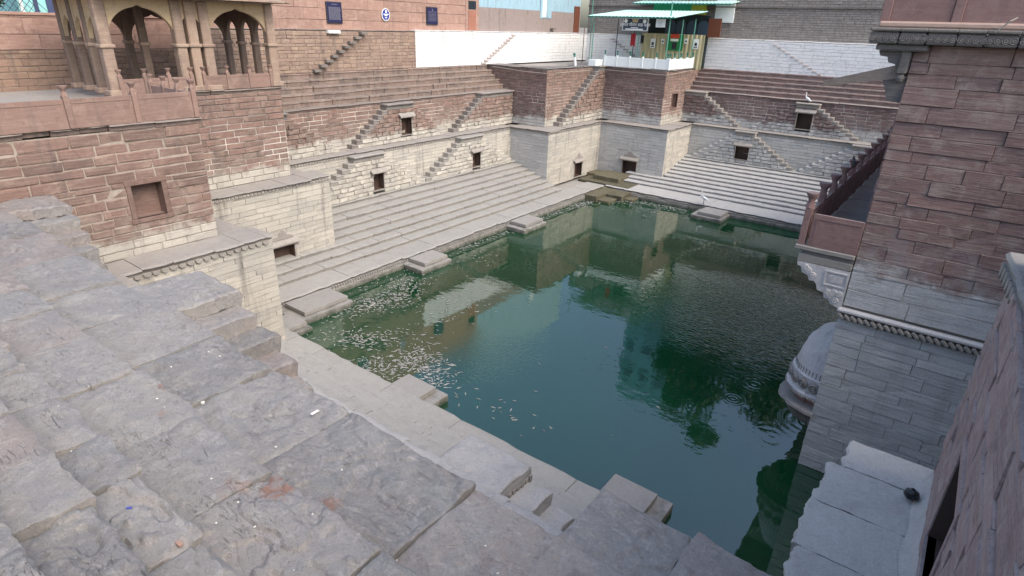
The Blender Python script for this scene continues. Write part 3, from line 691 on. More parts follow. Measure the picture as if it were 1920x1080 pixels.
# upper flights (five worn steps) and the walls above them -------------------------------
UL = [(1.25+.42*i, Z3+.35*(i+1), .55, .35) for i in range(5)]
flight('upper_steps', 'worn red upper steps over the left terrace', (XW-SB, YA1-SB), 90, YB1-YA1+2*SB, [(a-.75, b, c, d) for a, b, c, d in UL], M['rstep'], 21, sl=(.6, 1.6), rough=.06, offl=lambda o: (0, YB1-YA1+2*SB))
flight('upper_steps', 'worn dark upper steps over the far terrace', (XB2-SB, YF+SB), 0, 26, [(a-.75, b, c, d) for a, b, c, d in UL], M['rstep_far'], 22, sl=(.9, 2.0), rough=.05)
structure('upper_step_bed', [((-60, YA1-3, Z3-.3), (XG-.05, YB1+3, Z4-.25)), ((XB2-SB-.1, YG+.05, Z3-.3), (14, 90, Z4-.26))], M['mortar'])
masonry('retaining_wall', 'upper red rubble wall under the plaques, with a diagonal of dark stair stones', 'wall', (XG, YA1-SB), 90, 32.6-YA1+SB, Z4, Z5, stone_mat('dry_red_rubble', ((.34, .24, .185), (.25, .17, .14), (.43, .34, .26)), None, stain=.45), ch=(.17, .27), bl=(.35, 1.0))
masonry('retaining_wall', 'whitewashed wall right of the plaques, as far as the corner', 'wall', (XG, 32.6), 90, YG-32.6, Z4, Z5+.05, M['white'], ch=(.2, .3), bl=(.6, 1.2), gap=.01, jit=.008, kind='f')
masonry('retaining_wall', 'whitewashed wall behind and right of the shrine', 'wall', (XG, YG), 0, 34.5, Z4-.3, Z5+.05, M['white'], ch=(.2, .3), bl=(.6, 1.2), gap=.01, jit=.008, kind='f')
masonry('retaining_wall', 'old red wall at the far left behind the parapet', 'wall', (XG, 2), 90, YA1-SB-2, Z4-.5, 10.95, stone_mat('old_red_wall', ((.30, .20, .15), (.23, .155, .12), (.36, .26, .19)), None, stain=.45), ch=(.2, .32), bl=(.5, 1.1))
def cantilever(label, P0, deg, u0, u1, z0, z1, n, mat, w=.42, h=.14, d=.3):
    r = thing('cantilever_stair', label, 'stair', (P0[0], P0[1], z0), R_(deg))
    for i in range(n):
        t = i/(n-1); uu = u0+(u1-u0)*t; zz = z0+(z1-z0)*t
        o = link('tread', shared('s', i % 7, mat, 'tread'), r); o.location = (uu, -d, zz-z0); o.scale = (w, d+.1, h)
cantilever('row of dark stone treads climbing the red wall under the left plaque', (XG, YA1-SB), 90, 6.4, 10.2, Z4+.1, Z5-.1, 9, M['grey'], .5, .17)
cantilever('row of pink chipped treads climbing the whitewashed wall, left of the shrine', (XG, 32.6), 90, 7.6, 11.6, Z4+.15, Z5-.1, 12, stone_mat('chipped_whitewash', ((.60, .52, .50), (.52, .44, .42), (.66, .6, .58)), None, dust=.2), .55, .13, .12)
cantilever('row of chipped treads behind the shrine poles', (XG, YG), 0, 6.0, 3.0, Z4+.3, Z5-.3, 9, stone_mat('grey_chipped_whitewash', ((.50, .47, .48), (.42, .40, .41), (.6, .58, .58)), None, dust=.2), .5, .14, .12)
cantilever('thin line of chipped treads on the whitewashed wall right of the shrine', (XG, YG), 0, 22.3, 18.4, Z4+.1, Z5-.2, 11, stone_mat('pink_chipped_whitewash', ((.66, .54, .52), (.6, .48, .46), (.7, .62, .6)), None, dust=.2), .3, .09, .08)

# projecting stairs ------------------------------------------------------------------
WL, CL, ST = M['wall'], M['wall'], stone_mat('grey_tread_stone', ((.27, .245, .225), (.22, .20, .185), (.32, .295, .27)), None, dust=.3, stain=.3)
TL = stone_mat('tread_stone_limed', ((.36, .34, .31), (.30, .285, .265), (.40, .38, .35)), None, dust=.3, dustcol=(.36, .35, .34), stain=.2)
y0 = YA1-SB; xw = XW-SB
pyramid('pyramid stair with a small doorway, on the upper left wall', (xw, y0), 90, (27.1-y0, 29.5-y0), Z2, 7.5, 1, WL, ST, nic=(28.3-y0, 29.25-y0, 5.5, 6.6), seed=51, tread=.37)
pyramid('stair rising to the terrace at the far end of the upper left wall', (xw, y0), 90, (36.7-y0, 40.7-y0), Z2, 7.6, 1, WL, ST, right=False, seed=52, tread=.4)
pyramid('stair falling away from the near end of the upper left wall', (xw, y0), 90, (.0, 2.2), Z2, 7.6, 1, WL, ST, left=False, seed=53, tread=.42)
y0 = YA1
pyramid('pyramid stair with canopied doorway, nearer one on the lower left wall', (XW, y0), 90, (23.1-y0, 25.5-y0), Z1, 4.85, 1, CL, TL, nic=(24.5-y0, 25.35-y0, 2.6, 3.65), seed=54, tread=.45)
pyramid('pyramid stair with canopied doorway, farther one on the lower left wall', (XW, y0), 90, (32.8-y0, 35.3-y0), Z1, 4.85, 1, CL, TL, nic=(34.1-y0, 35.0-y0, 2.6, 3.65), seed=55, tread=.45)
x0 = XB2
CF = M['wall_shaded']
pyramid('pyramid stair with canopied doorway on the lower far wall', (x0, YF), 0, (-15.9-x0, -14.3-x0), Z1, 4.9, 1, CF, TL, nic=(-15.65-x0, -14.55-x0, 2.7, 3.75), seed=56, tread=.42)
pyramid('pyramid stair on the lower far wall, beside the gallery parapet', (x0, YF), 0, (-7.0-x0, -5.2-x0), Z1, 4.9, 1, CF, TL, nic=(-6.6-x0, -5.5-x0, 2.7, 3.75), seed=57, tread=.42)
x0 = XB2-SB
pyramid('pyramid stair with arched doorway on the upper far wall, a white bird on top', (x0, YF+SB), 0, (-11.9-x0, -10.2-x0), Z2, 7.45, 1, CF, M['ledge'], nic=(-11.65-x0, -10.5-x0, 5.55, 6.75), seed=58, tread=.40)
pyramid('grey stair falling to the right from the left end of the upper far wall', (x0, YF+SB), 0, (0, 1.9), Z2, 7.6, 1, CF, M['ledge'], left=False, seed=59, tread=.40)
pyramid('tall stair climbing the red corner wall up to the shrine', (XB1-SB, YB1+SB), 90, (7.0, 8.2), Z2, 9.45, 1, M['wall'], ST, right=False, seed=60, rise=.31, tread=.44, depth=.6)

# ------------------------------------------------------------------ street level walls and houses
for lab, P, deg, L, mt, sd_, zz in (('rough coping of the upper red rubble wall', (XG+.02, YA1-SB), 90, 32.6-YA1+SB, 'rstep', 71, Z5+.1), ('whitewashed coping right of the plaques', (XG+.02, 32.6), 90, YG-32.6, 'white', 72, Z5+.15), ('whitewashed coping behind and right of the shrine', (XG, YG-.02), 0, 34.5, 'white', 73, Z5+.15)):
    r = thing('coping', lab, 'coping', (P[0], P[1], zz), R_(deg)); run_slabs(r, P, deg, L, zz, 1.05, .13, M[mt], sl=(.6, 1.5), seed=sd_, jf=.03, jz=.012, name='coping_stone')

zt = 11.9
masonry('street_wall', 'smooth pink sandstone wall carrying the plaques', 'wall', (XG-.5, YA1-SB-1), 90, 38.6-YA1+SB+1, zt, 16.4, M['terra'], ch=(.62, .68), bl=(1.3, 2.6), gap=.008, jit=.004, kind='f', depth=.2)
masonry('street_wall', 'stained pink wall at the far left above the old red wall', 'wall', (XG-.3, 1), 90, YA1-SB-2, 10.95, 12.35, M['terra'], ch=(.62, .7), bl=(1.2, 2.4), gap=.01, jit=.004, kind='f')
structure('street_wall_core', [((XG-1.3, 1, 10.9), (XG-.42, YA1-SB-1, 12.3)), ((XG-1.4, YA1-SB-1, 11), (XG-.6, 38.6, 16.35))], M['mortar'])
r = thing('coping', 'pink coping along the top of the far left wall', 'coping', (XG-.3, 1, 12.35), R_(90)); bx('coping_stone', (0, -.06, 0), (YA1-SB-2, .5, .12), M['terra'], r)
r = thing('pilaster', 'pink corner pilaster of the plaque wall beside the pavilion', 'pilaster', (XG-.5, 20.4, zt)); bx('shaft', (0, 0, 0), (.22, .5, 4.4), M['terra'], r); bx('base', (0, -.06, 0), (.3, .56, .25), M['terra'], r)
# plaques
def plaque(label, y, z, w_, h_, lines, top):
    r = thing('plaque', label, 'plaque', (XG-.5+.02, y, z), R_(90))
    bx('frame', (-w_/2, -.08, -h_/2), (w_/2, 0, h_/2), M['iron'], r); bx('board', (-w_/2+.06, -.1, -h_/2+.06), (w_/2-.06, -.06, h_/2-.06), M['navy'], r, .004)
    P = []
    rg = random.Random(int(y*10))
    for i in range(lines):
        zz = h_/2-.3-i*(h_-.5)/lines; x = -w_/2+.14
        while x < w_/2-.2:
            l = rg.uniform(.05, .14); P.append(((x, -.108, zz), (min(x+l, w_/2-.14), -.1, zz-.035))); x += l+.03
    o = joined('fine_print', P, M['greyink'], r)
    joined('heading', [((-.22, -.108, h_/2-.17), (.22, -.1, h_/2-.13))] if top else [((-.05, -.108, h_/2-.22), (.05, -.1, h_/2-.14)), ((-.03, -.108, h_/2-.28), (.03, -.1, h_/2-.22))], M['greyink'], r)
plaque('large navy plaque of fine print, left of the round sign', 26.05, 12.95, 1.18, 1.25, 16, True)
plaque('navy plaque with a small emblem, right of the round sign', 34.8, 13.0, 1.15, 1.2, 8, False)
r = thing('round_sign', 'oval blue enamel sign with white print between two navy plaques', 'sign', (XG-.46, 30.3, 12.95), R_(90))
def disc(name, rx, rz, y, mat, par, loc=(0, 0)):
    return prism(name, [(loc[0]+rx*math.cos(t*math.pi/16), loc[1]+rz*math.sin(t*math.pi/16)) for t in range(32)], y-.03, y, mat, par)
disc('rim', .36, .40, -.02, M['whiteink'], r); disc('face', .31, .35, -.035, M['bluesign'], r)
disc('emblem', .07, .09, -.068, M['whiteink'], r, (0, .2))
joined('print', [((-.22, -.075, .06), (.22, -.065, .0)), ((-.13, -.075, -.02), (.13, -.065, -.08)), ((-.1, -.075, -.15), (.1, -.065, -.19)), ((-.06, -.075, -.25), (.06, -.065, -.28))], M['whiteink'], r)
tag(bx('white_block', (XG, 25.0, Z5-.12), (XG+.25, 25.9, Z5+.06), M['whitepaint']), 'white painted block at the top of the dark tread row', 'block')
# brown plastered wall with blue limewash above, door
wl = thing('street_house', 'house with grey-brown peeling plaster and sky blue upper wall', 'house', (XG-.5, 38.6, zt), R_(90))
bx('plaster_wall', (1.6, 0, -.9), (17.2, 3, 1.9), M['plaster'], wl, .02); bx('upper_wall', (1.6, .05, 1.9), (17.2, 3, 8.3), M['blue'], wl, .02)
bx('pink_pier', (0, -.03, -.1), (1.6, 2, 4.4), M['terra'], wl)
d = bx('door', (.3, -.06, .2), (1.2, .0, 1.6), stone_mat('pink_boards', ((.36, .16, .11), (.33, .14, .1), (.4, .2, .14)), None), wl)
w_ = bx('window', (.3, -.06, 1.7), (1.2, .0, 2.3), M['glass'], wl)
for i in range(5): bx('bar', (.36+i*.18, -.1, 1.7), (.39+i*.18, -.06, 2.3), M['iron'], wl, .003)
f = bx('window', (10.2, -.04, 1.3), (12.0, .0, 3.5), M['blue'], wl); bx('shutter', (10.5, -.07, 1.4), (11.1, -.04, 3.4), M['whitepaint'], wl); bx('shutter', (11.15, -.07, 1.4), (11.75, -.04, 3.4), M['blue'], wl)
for i in range(3): bx('small_step', (10.2+i*.85, -.4, -.3+i*.34), (10.75+i*.85, 0, -.18+i*.34), M['grey'], wl)
dd = bx('side_door', (16.0, -.07, .1), (16.95, .02, 2.5), M['wood'], wl)
# masonry building along the far street
masonry('building_wall', 'dusty grey rubble wall of the building behind the shrine', 'wall', (XG-.6, YG+1.0), 0, 36, Z5-.1, 15.6, M['brickgrey'], ch=(.14, .22), bl=(.3, .7), gap=.02)
structure('building_core', [((XG-.6, YG+1.1, 11), (3, YG+8, 16.3))], M['mortar'])
tag(bx('string_course', (XG-.6, YG+.85, 14.5), (3, YG+1.15, 14.62), M['grey']), 'thin dark string course across the grey rubble building', 'moulding')
tag(bx('plaster_patch', (-21.1, YG+.85, 13.3), (-19.4, YG+1.02, 15.1), M['whitepaint'], None, .02), 'white plaster patch on the grey building right of the shrine roof', 'plaster patch')
def house(label, x0, y0, x1, y1, z0, z1, mat, rows, cols, face):
    r = thing('tall_house', label, 'house', (x0, y0, z0))
    bx('wall', (0, 0, 0), (x1-x0, y1-y0, z1-z0), mat, r, .02); bx('parapet', (-.15, -.15, z1-z0), (x1-x0+.15, y1-y0+.15, z1-z0+.5), mat, r, .02)
    for i in range(rows):
        for j in range(cols):
            z = 3+i*(z1-z0-3)/rows
            if face == 'x':
                yy = (j+.5)*(y1-y0)/cols; f = bx('window', (x1-x0-.02, yy-.6, z), (x1-x0+.06, yy+.6, z+1.5), M['shutter'], r)
                bx('sill', (x1-x0, yy-.75, z-.12), (x1-x0+.2, yy+.75, z), mat, r)
            else:
                xx = (j+.5)*(x1-x0)/cols; f = bx('window', (xx-.6, -.06, z), (xx+.6, .02, z+1.5), M['shutter'], r)
                bx('sill', (xx-.75, -.2, z-.12), (xx+.75, 0, z), mat, r)
    return r
house('blue-green house above the street at the back left, mirrored in the water', -46, 38, XG-4, 56, 11.9, 19.5, M['houseblue'], 2, 5, 'x')
house('pale house above the plaque wall', -46, 19, XG-3.5, 37, 11.9, 17, M['house'], 1, 5, 'x')
house('tall blue plastered house behind the grey building', -30.5, 67, -23.5, 76, 11.9, 34, M['houseblue'], 5, 3, 'y')
house('broad house behind the trees on the far side', -20, 68, 6, 80, 11.9, 24, M['house'], 3, 6, 'y')
# far left: teal house, fence, tree
r = thing('teal_house', 'teal house with blue shutters at the top left corner', 'house', (-37.6, 10.6, 11.9))
bx('wall', (-6, 0, 0), (0, 6, 6), M['teal'], r); bx('shutter', (0, 1.15, .2), (.08, 1.72, 4), M['shutter'], r); bx('trim', (0, 1.74, 0), (.1, 1.95, 5), M['whitepaint'], r); bx('shutter', (0, .62, .5), (.06, .80, 4), M['shutter'], r); bx('trim', (0, .05, 0), (.1, .18, 5), M['whitepaint'], r); bx('pink_pier', (0, 1.97, 0), (.2, 6, 5), M['terra'], r)
def lattice(label, P, L, h, rz):
    r = thing('wire_fence', label, 'fence', P, rz)
    for i in range(int(L/.25)):
        x = i*.25
        tube('wire', [(x, 0, 0), (x+h*.8, 0, h)], .014, M['iron'], r, 4, False); tube('wire', [(x, .01, h), (x+h*.8, .01, 0)], .014, M['iron'], r, 4, False)
    bx('rail', (0, -.02, h), (L+h, .02, h+.05), M['iron'], r, .004)
lattice('dark wire mesh fence on top of the far left wall', (XG-.5, 5.2, 12.47), 5.0, .9, R_(90))
def tree(label, loc, h, cr, n, leaf, mat, seed, trunk_r=.25, squash=.8):
    rg = random.Random(seed); r = thing('tree', label, 'tree', loc)
    tube('trunk', [(0, 0, 0), (.1, .05, h*.3), (-.05, .1, h*.55), (.1, 0, h*.8)], [trunk_r, trunk_r*.8, trunk_r*.6, trunk_r*.2], M['bark'], r)
    cl = [(Vector((rg.gauss(0, .45)*cr, rg.gauss(0, .45)*cr, h*.72+rg.gauss(0, .4)*cr*squash)), rg.uniform(.25, .5)*cr) for _ in range(16)]
    for i in range(6): tube('branch', [(0, 0, h*(.35+.05*i)), tuple(cl[i][0]*.55+Vector((0, 0, h*.3))), tuple(cl[i][0])], [trunk_r*.4, trunk_r*.25, .03], M['bark'], r, 6)
    V, F = [], []
    for i in range(n):
        c, rad = rg.choice(cl); dv = Vector((rg.gauss(0, 1), rg.gauss(0, 1), rg.gauss(0, .8))).normalized()*rad*rg.uniform(.5, 1.05)
        p = c+dv; a = Vector((rg.gauss(0, 1), rg.gauss(0, 1), rg.gauss(0, .6))).normalized(); b2 = a.orthogonal().normalized(); s = leaf*rg.uniform(.6, 1.3); k = len(V)
        V += [tuple(p-a*s), tuple(p+b2*s*.35), tuple(p+a*s), tuple(p-b2*s*.35)]; F.append((k, k+1, k+2, k+3))
    link('crown', mesh_from(V, F, 'crown'), r, mat)
tree('leafy tree at the top left corner behind the wire fence', (-36.0, 8.7, 11.9), 2.9, 1.25, 5000, .13, M['leaf'], 3, .12)
tree('big dark tree behind the far building, seen mirrored in the water', (-18.5, 62.5, 11.9), 16.5, 6.0, 13000, .38, M['leafd'], 4, .4)
tree('dark tree beside the broad far house, right of the bigger one', (-9.5, 63, 11.9), 14.5, 5.4, 10000, .36, M['leafd'], 5, .35)

# ------------------------------------------------------------------ parapets of carved panels
def parapet(label, P0, deg, n, sp, h, mat, z, cap=.28, base=.0, pmat=None, pw=.16, name='parapet', endpost=True, capmat=None):
    r = thing(name, label, 'parapet', (P0[0], P0[1], z), R_(deg))
    for i in range(n):
        x = i*sp
        p = bx('panel', (x+pw/2+.003, -.05, base), (x+sp-pw/2-.003, .05, h), mat, r, .008)
        fr = joined('moulding', [((x+pw/2+.06, -.065, h*.84), (x+sp-pw/2-.06, -.051, h*.87))], mat, r)
    for i in range(n+(1 if endpost else 0)):
        x = i*sp; ps = bx('post', (x-pw/2, -.09, base), (x+pw/2, .09, h+cap*.35), pmat or mat, r, .012)
        c = lathe('post_cap', [(.0, .0), (pw*.62, .0), (pw*.5, cap*.22), (pw*.36, cap*.42), (pw*.55, cap*.7), (pw*.74, cap*.84), (pw*.74, cap), (0, cap+.01)], capmat or pmat or mat, ps, 8)
        c.location = (0, 0, (h+cap*.35-base)/2)
    return r
parapet('pink panelled parapet with capped posts at the upper left, over the niche wall', (XB2-SB+.02, 2.82), 90, 4, 1.85, .82, M['panel'], Z4-.1, base=-.02)
parapet('short pink parapet turning back beside the pavilion', (XB2-SB-.05, YA2-SB), 180, 3, 1.0, .78, M['panel'], Z4-.1)
parapet('pink parapet between the pavilion columns, right arch', (XB1-SB-.05, 13.9), 90, 3, 1.08, .62, M['panel'], Z4)
parapet('pink parapet between the pavilion columns, left arch', (XB1-SB-.05, 10.5), 90, 3, .95, .62, M['panel'], Z4)

# ------------------------------------------------------------------ pavilion
pv = thing('pavilion', 'open sandstone pavilion with cusped arches at the upper left', 'pavilion', (XB1-SB-.1, YA2-SB-.1, Z4), R_(90))
HC = 3.62
M['column_shaded'] = stone_mat('shade_darkened_column_stone', ((.20, .145, .115), (.16, .115, .095), (.25, .19, .15)), None, dust=.15, stain=.5, strata=.2, bumpd=.006)  # interior shade of the pavilion put into the stone colour
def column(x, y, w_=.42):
    c = bx('column', (x-w_/2, y-w_/2, .0), (x+w_/2, y+w_/2, HC), M['column'] if y < .5 else M['column_shaded'], pv, .04)
    b = bx('column_base', (-w_*.72, -w_*.72, -HC/2), (w_*.72, w_*.72, -HC/2+.22), M['column'], c, .03)
    bx('capital', (-w_*.66, -w_*.66, -.02), (w_*.66, w_*.66, .12), M['column'], c, .03)
def arch(x0, y0, x1, y1, zs, za, ztp, mat, th=.2):
    L = math.hypot(x1-x0, y1-y0); n = 28; a = math.atan2(y1-y0, x1-x0); O = []
    for i in range(n+1):
        t = i/n; s = abs(2*t-1)
        z = zs+(za-zs)*((1-s**2.4)**.62)*(.93+.07*(1-s))+(.06*abs(math.sin(t*math.pi*7)) if False else 0)
        if s < .16: z += (.16-s)*.55
        O.append((t*L, z))
    O += [(L, ztp), (0, ztp)]
    o = prism('arch', O, -th/2, th/2, mat, pv); o.location = (x0, y0, 0); o.rotation_euler = (0, 0, a)
Lp = 7.5; Dp = 4.0
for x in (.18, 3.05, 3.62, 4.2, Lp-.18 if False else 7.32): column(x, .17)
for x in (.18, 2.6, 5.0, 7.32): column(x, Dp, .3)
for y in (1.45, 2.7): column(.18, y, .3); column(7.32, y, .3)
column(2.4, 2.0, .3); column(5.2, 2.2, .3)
arch(.34, .17, 2.9, .17, 2.25, 3.3, HC, M['spandrel']); arch(4.36, .17, 7.15, .17, 2.25, 3.3, HC, M['spandrel'])
arch(3.2, .17, 4.05, .17, 2.6, 3.0, HC, M['spandrel'], .16)
for x in (.18, 7.32):
    for a, b2 in ((.32, 1.3), (1.6, 2.55), (2.85, 3.85)): arch(x, a, x, b2, 2.1, 2.85, HC, M['spandrel'] if x < 1 else M['column_shaded'], .16)
for a, b2 in ((.33, 2.45), (2.75, 4.85), (5.15, 7.17)): arch(a, Dp, b2, Dp, 2.1, 2.95, HC, M['column_shaded'], .16)
bx('roof_slab', (-.1, -.1, HC), (Lp+.1, Dp+.3, HC+.22), M['column'], pv, .02)
# sloping stone eave on four sides
def eave(x0, y0, x1, y1, ox, oy):
    V = [(x0, y0, HC+.24), (x1, y1, HC+.24), (x1+ox*.9+(.0), y1+oy*.9, HC+.06), (x0+ox*.9, y0+oy*.9, HC+.06)]
    V += [(a, b2, c+.07) for a, b2, c in V]
    link('eave', mesh_from(V, [(0, 1, 2, 3), (4, 7, 6, 5), (0, 4, 5, 1), (1, 5, 6, 2), (2, 6, 7, 3), (3, 7, 4, 0)], 'eave'), pv, M['column'])
eave(-.1, -.1, Lp+.1, -.1, 0, -1); eave(-.1, Dp+.3, -.1, -.1, -1, 0); eave(Lp+.1, -.1, Lp+.1, Dp+.3, 1, 0)
lathe('dome', [(1.8, HC+.25), (1.85, HC+.6), (1.7, HC+1.1), (1.2, HC+1.6), (.5, HC+1.9), (0, HC+2.0)], M['column'], pv).location = (Lp/2, Dp/2, 0)

# ------------------------------------------------------------------ shrine in the far corner
parapet('white panelled parapet with green caps along the front of the shrine', (XB1-SB+.35, YB2+SB+.1), 0, 5, 1.2, .80, M['whitepaint'], Z4+.04, capmat=M['green'], pw=.12, cap=.34)
parapet('white panelled parapet with green caps along the right side of the shrine', (XB2-SB-.1, YB2+SB+.1), 90, 4, 1.35, .80, M['whitepaint'], Z4+.04, capmat=M['green'], pw=.12, cap=.34)
tag(bx('white_wall_end', (XB1-SB-.55, YB2+SB-1.15, Z4-.1), (XB1-SB+.2, YB2+SB+.05, Z4+.55), M['whitepaint'], None, .02), 'white stepped wall end at the top of the tall stair', 'wall')
r = thing('leaning_post', 'white post with green cap leaning at the head of the tall stair', 'post', (XB1-SB-.8, YB2+SB-2.8, Z4)); o = bx('shaft', (-.07, -.07, 0), (.07, .07, .75), M['whitepaint'], r); c = lathe('post_cap', [(0, 0), (.07, 0), (.1, .06), (.06, .12), (.11, .18), (.1, .3), (0, .32)], M['green'], r, 10); c.location = (0, 0, .75); r.rotation_euler = (0, -.2, 0)
def pole(label, x, y, z0, z1, mat, rad=.045):
    r = tube('awning_pole', [(x, y, z0), (x, y, z1)], rad, mat, None, 8); tag(r, label, 'pole', 'poles holding the shrine awning'); return r
FY = YB2+SB+.35
pole('green awning pole at the left front corner of the shrine', -28.35, FY-.7, Z4, 13.25, M['gpole'])
pole('dark awning pole second from the left at the shrine front', -26.4, FY, Z4, 13.3, M['iron'], .04)
pole('dark awning pole behind the hanging red cloth', -24.95, FY+.3, Z4, 13.4, M['iron'], .04)
pole('thin turquoise pole beside the hanging red cloth', -24.4, FY+.1, Z4, 12.4, M['gpole'], .035)
pole('tall pale green pole at the right front corner of the shrine', -21.75, FY, Z4, 14.6, M['gpole'], .055)
pole('green awning pole on the right side of the shrine', -21.6, FY+2.3, Z4, 13.4, M['gpole'])
pole('last green awning pole at the back right of the shrine', -21.6, FY+5.0, Z4, 13.5, M['gpole'])
pole('thin rusty pole left of the shrine', -30.9, FY+2.0, Z4, 12.6, M['wood'], .03)
tag(tube('high_pole', [(-29.6, FY+1, Z4), (-29.6, FY+1, 16)], .035, M['gpole'], None), 'tall thin green pole rising past the left end of the awning', 'pole')
def awning(label, x0, x1, y0, y1, z0, z1, amp=.035):
    r = thing('awning', label, 'awning', (x0, y0, z0)); n = int((x1-x0)/.11); V, F = [], []
    for i in range(n+1):
        x = (x1-x0)*i/n; dz = amp*math.sin(i*math.pi/1.5)
        V += [(x, 0, dz), (x, y1-y0, z1-z0+dz)]
    F = [(2*i, 2*i+2, 2*i+3, 2*i+1) for i in range(n)]
    me = mesh_from(V, F, 'sheet'); o = link('sheet', me, r, M['roofsheet']); md = o.modifiers.new('s', 'SOLIDIFY'); md.thickness = .02
    bx('front_beam', (0, 0, -.12), (x1-x0, .06, -.05), M['green'], r); bx('back_beam', (0, y1-y0-.1, z1-z0-.16), (x1-x0, y1-y0-.04, z1-z0-.06), M['iron'], r)
    for i in range(7):
        xx = (x1-x0)*i/6*.98
        V = [(xx, 0, -.1), (xx+.05, 0, -.1), (xx+.05, y1-y0, z1-z0-.1), (xx, y1-y0, z1-z0-.1)]; V += [(a, b2, c+.05) for a, b2, c in V]
        link('rafter', mesh_from(V, [(0, 3, 2, 1), (4, 5, 6, 7), (0, 1, 5, 4), (1, 2, 6, 5), (2, 3, 7, 6), (3, 0, 4, 7)], 'rafter'), r, M['iron'])
awning('mint green corrugated awning over the front of the shrine', -28.9, -21.0, FY-.9, 55.4, 13.5, 14.15)
awning('smaller mint corrugated roof above the green back wall of the shrine', -28.3, -19.1, 55.4, 58.2, 14.78, 15.1)
r = thing('shrine_room', 'dark open shrine room behind cream sheet metal', 'shrine', (-26.75, 54.95, Z4))
V, F = [], []; n = 60
for i in range(n+1):
    x = 6.0*i/n; yy = .06*((i % 4) in (1, 2)); V += [(x, yy, -.1), (x, yy, 2.75)]
link('sheet_wall', mesh_from(V, [(2*i, 2*i+2, 2*i+3, 2*i+1) for i in range(n)], 'sheet_wall'), r, M['cream'])
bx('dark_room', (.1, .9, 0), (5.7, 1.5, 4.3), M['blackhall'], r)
for i in range(4):
    a = 1.8+i*1.02
    prism('cusped_arch', [(a+.5+.5*math.cos(t*math.pi/12), 2.9+.75*math.sin(t*math.pi/12)) for t in range(13)]+[(a, 2.35), (a+1.0, 2.35)][::-1][::-1] if False else [(a, 2.75), (a+.95, 2.75), (a+.95, 3.4)]+[(a+.475+.475*math.cos(t*math.pi/10), 3.4+.5*math.sin(t*math.pi/10)) for t in range(1, 10)]+[(a, 3.4)], .82, .88, M['slate'], r)
bx('green_wall', (-.1, 1.9, 4.45), (3.6, 2.4, 5.3), M['greenwall'], r); bx('yellow_wall', (3.62, 1.85, 4.4), (4.9, 2.3, 5.2), M['yellow'], r); bx('brown_panel', (5.75, .9, 2.6), (6.9, 1.0, 4.1), M['wood'], r)
def board(name, label, x, y, z, w_, h_, mat, th=.04, cat='sign'):
    r = thing(name, label, cat, (x, y, z)); bx('board', (-w_/2, -th, -h_/2), (w_/2, 0, h_/2), mat, r, .008); return r
def textmesh(name, body, size, loc, mat, parent):
    cu = bpy.data.curves.new(name, 'FONT'); cu.body = body; cu.size = size; cu.align_x = 'CENTER'; cu.align_y = 'CENTER'; cu.extrude = .004
    t = bpy.data.objects.new('tmp', cu); C.objects.link(t); bpy.context.view_layer.update()
    me = bpy.data.meshes.new_from_object(t.evaluated_get(bpy.context.evaluated_depsgraph_get())); bpy.data.objects.remove(t)
    me.materials.clear(); o = link(name, me, parent, mat); o.location = loc; o.rotation_euler = (math.pi/2, 0, 0); return o
sg = board('shrine_sign', 'dark slate sign with white Hindi lettering under the awning', -24.6, FY-.4, 12.9, 2.3, .95, M['whitepaint'])
bx('face', (-1.09, -.055, -.43), (1.09, -.04, .43), M['slate'], sg, .003)
textmesh('lettering', 'हजरत पीरान शाह बाबा', .33, (0, -.062, -.03), M['whiteink'], sg)
disc('emblem', .15, .15, -.058, M['whiteink'], sg, (-.85, .26)); disc('emblem', .15, .15, -.058, M['whiteink'], sg, (.85, .26))
joined('gold_band', [((-.28, -.062, .28), (.28, -.056, .42)), ((-.24, -.062, .16), (.24, -.056, .26))], plain('dull_gold', (.55, .45, .25), .5), sg)
joined('lower_line', [((-.85, -.062, -.40), (.75, -.056, -.32)), ((-.35, -.062, -.27), (.3, -.056, -.22))], M['whiteink'], sg)
b_ = board('notice', 'white square notice hanging right of the Hindi sign', -22.45, FY-.2, 13.05, .82, .62, M['whitepaint'], cat='notice')
joined('faint_print', [((-.2, -.046, .1-.13*i), (.2-.05*i, -.041, .06-.13*i)) for i in range(3)], plain('pale_blue_ink', (.35, .42, .6), .6), b_)
bn = board('banner', 'green and red banner on the cream sheet wall', -23.45, 54.9, 11.55, 1.55, 1.35, M['banner'], .02, 'banner')
joined('red_print', [((-.5, -.03, .35), (.35, -.022, .62)), ((-.4, -.032, .62), (.3, -.024, .7))], M['orange'], bn); joined('white_strip', [((-.45, -.034, .1), (.3, -.024, .3))], M['whiteink'], bn); joined('dark_shape', [((-.25, -.03, -.55), (.2, -.022, .0))], M['blackink'], bn)
for lab, x, z, k in (('white poster with a dark figure, left on the cream sheet wall', -25.6, 11.4, 1), ('white poster with a dark figure, right on the cream sheet wall', -21.5, 11.5, 1), ('small pale poster just left of the green banner', -24.65, 11.6, 0), ('small white poster just right of the green banner', -22.45, 11.7, 0)):
    q = board('poster', lab, x, 54.92, z, .5 if k else .3, .8 if k else .42, M['whitepaint'], .012, 'poster')
    joined('print', [((-.12, -.02, -.15), (.1, -.013, .1)), ((-.18, -.02, -.3), (.16, -.013, -.22))] if k else [((-.08, -.02, -.08), (.08, -.013, .06))], M['blackink'], q)
r = thing('hanging_cloth', 'dark red cloth hanging from a line at the shrine front', 'cloth', (-24.95, FY+.15, 11.75)); V = []
for i in range(9):
    for j in range(2): V.append((i*.055-.22, .05*math.sin(i*1.6), (-.5-.06*math.sin(i)) if j == 0 else .45))
link('drape', mesh_from(V, [(2*i, 2*i+2, 2*i+3, 2*i+1) for i in range(8)], 'drape'), r, M['redcloth'])
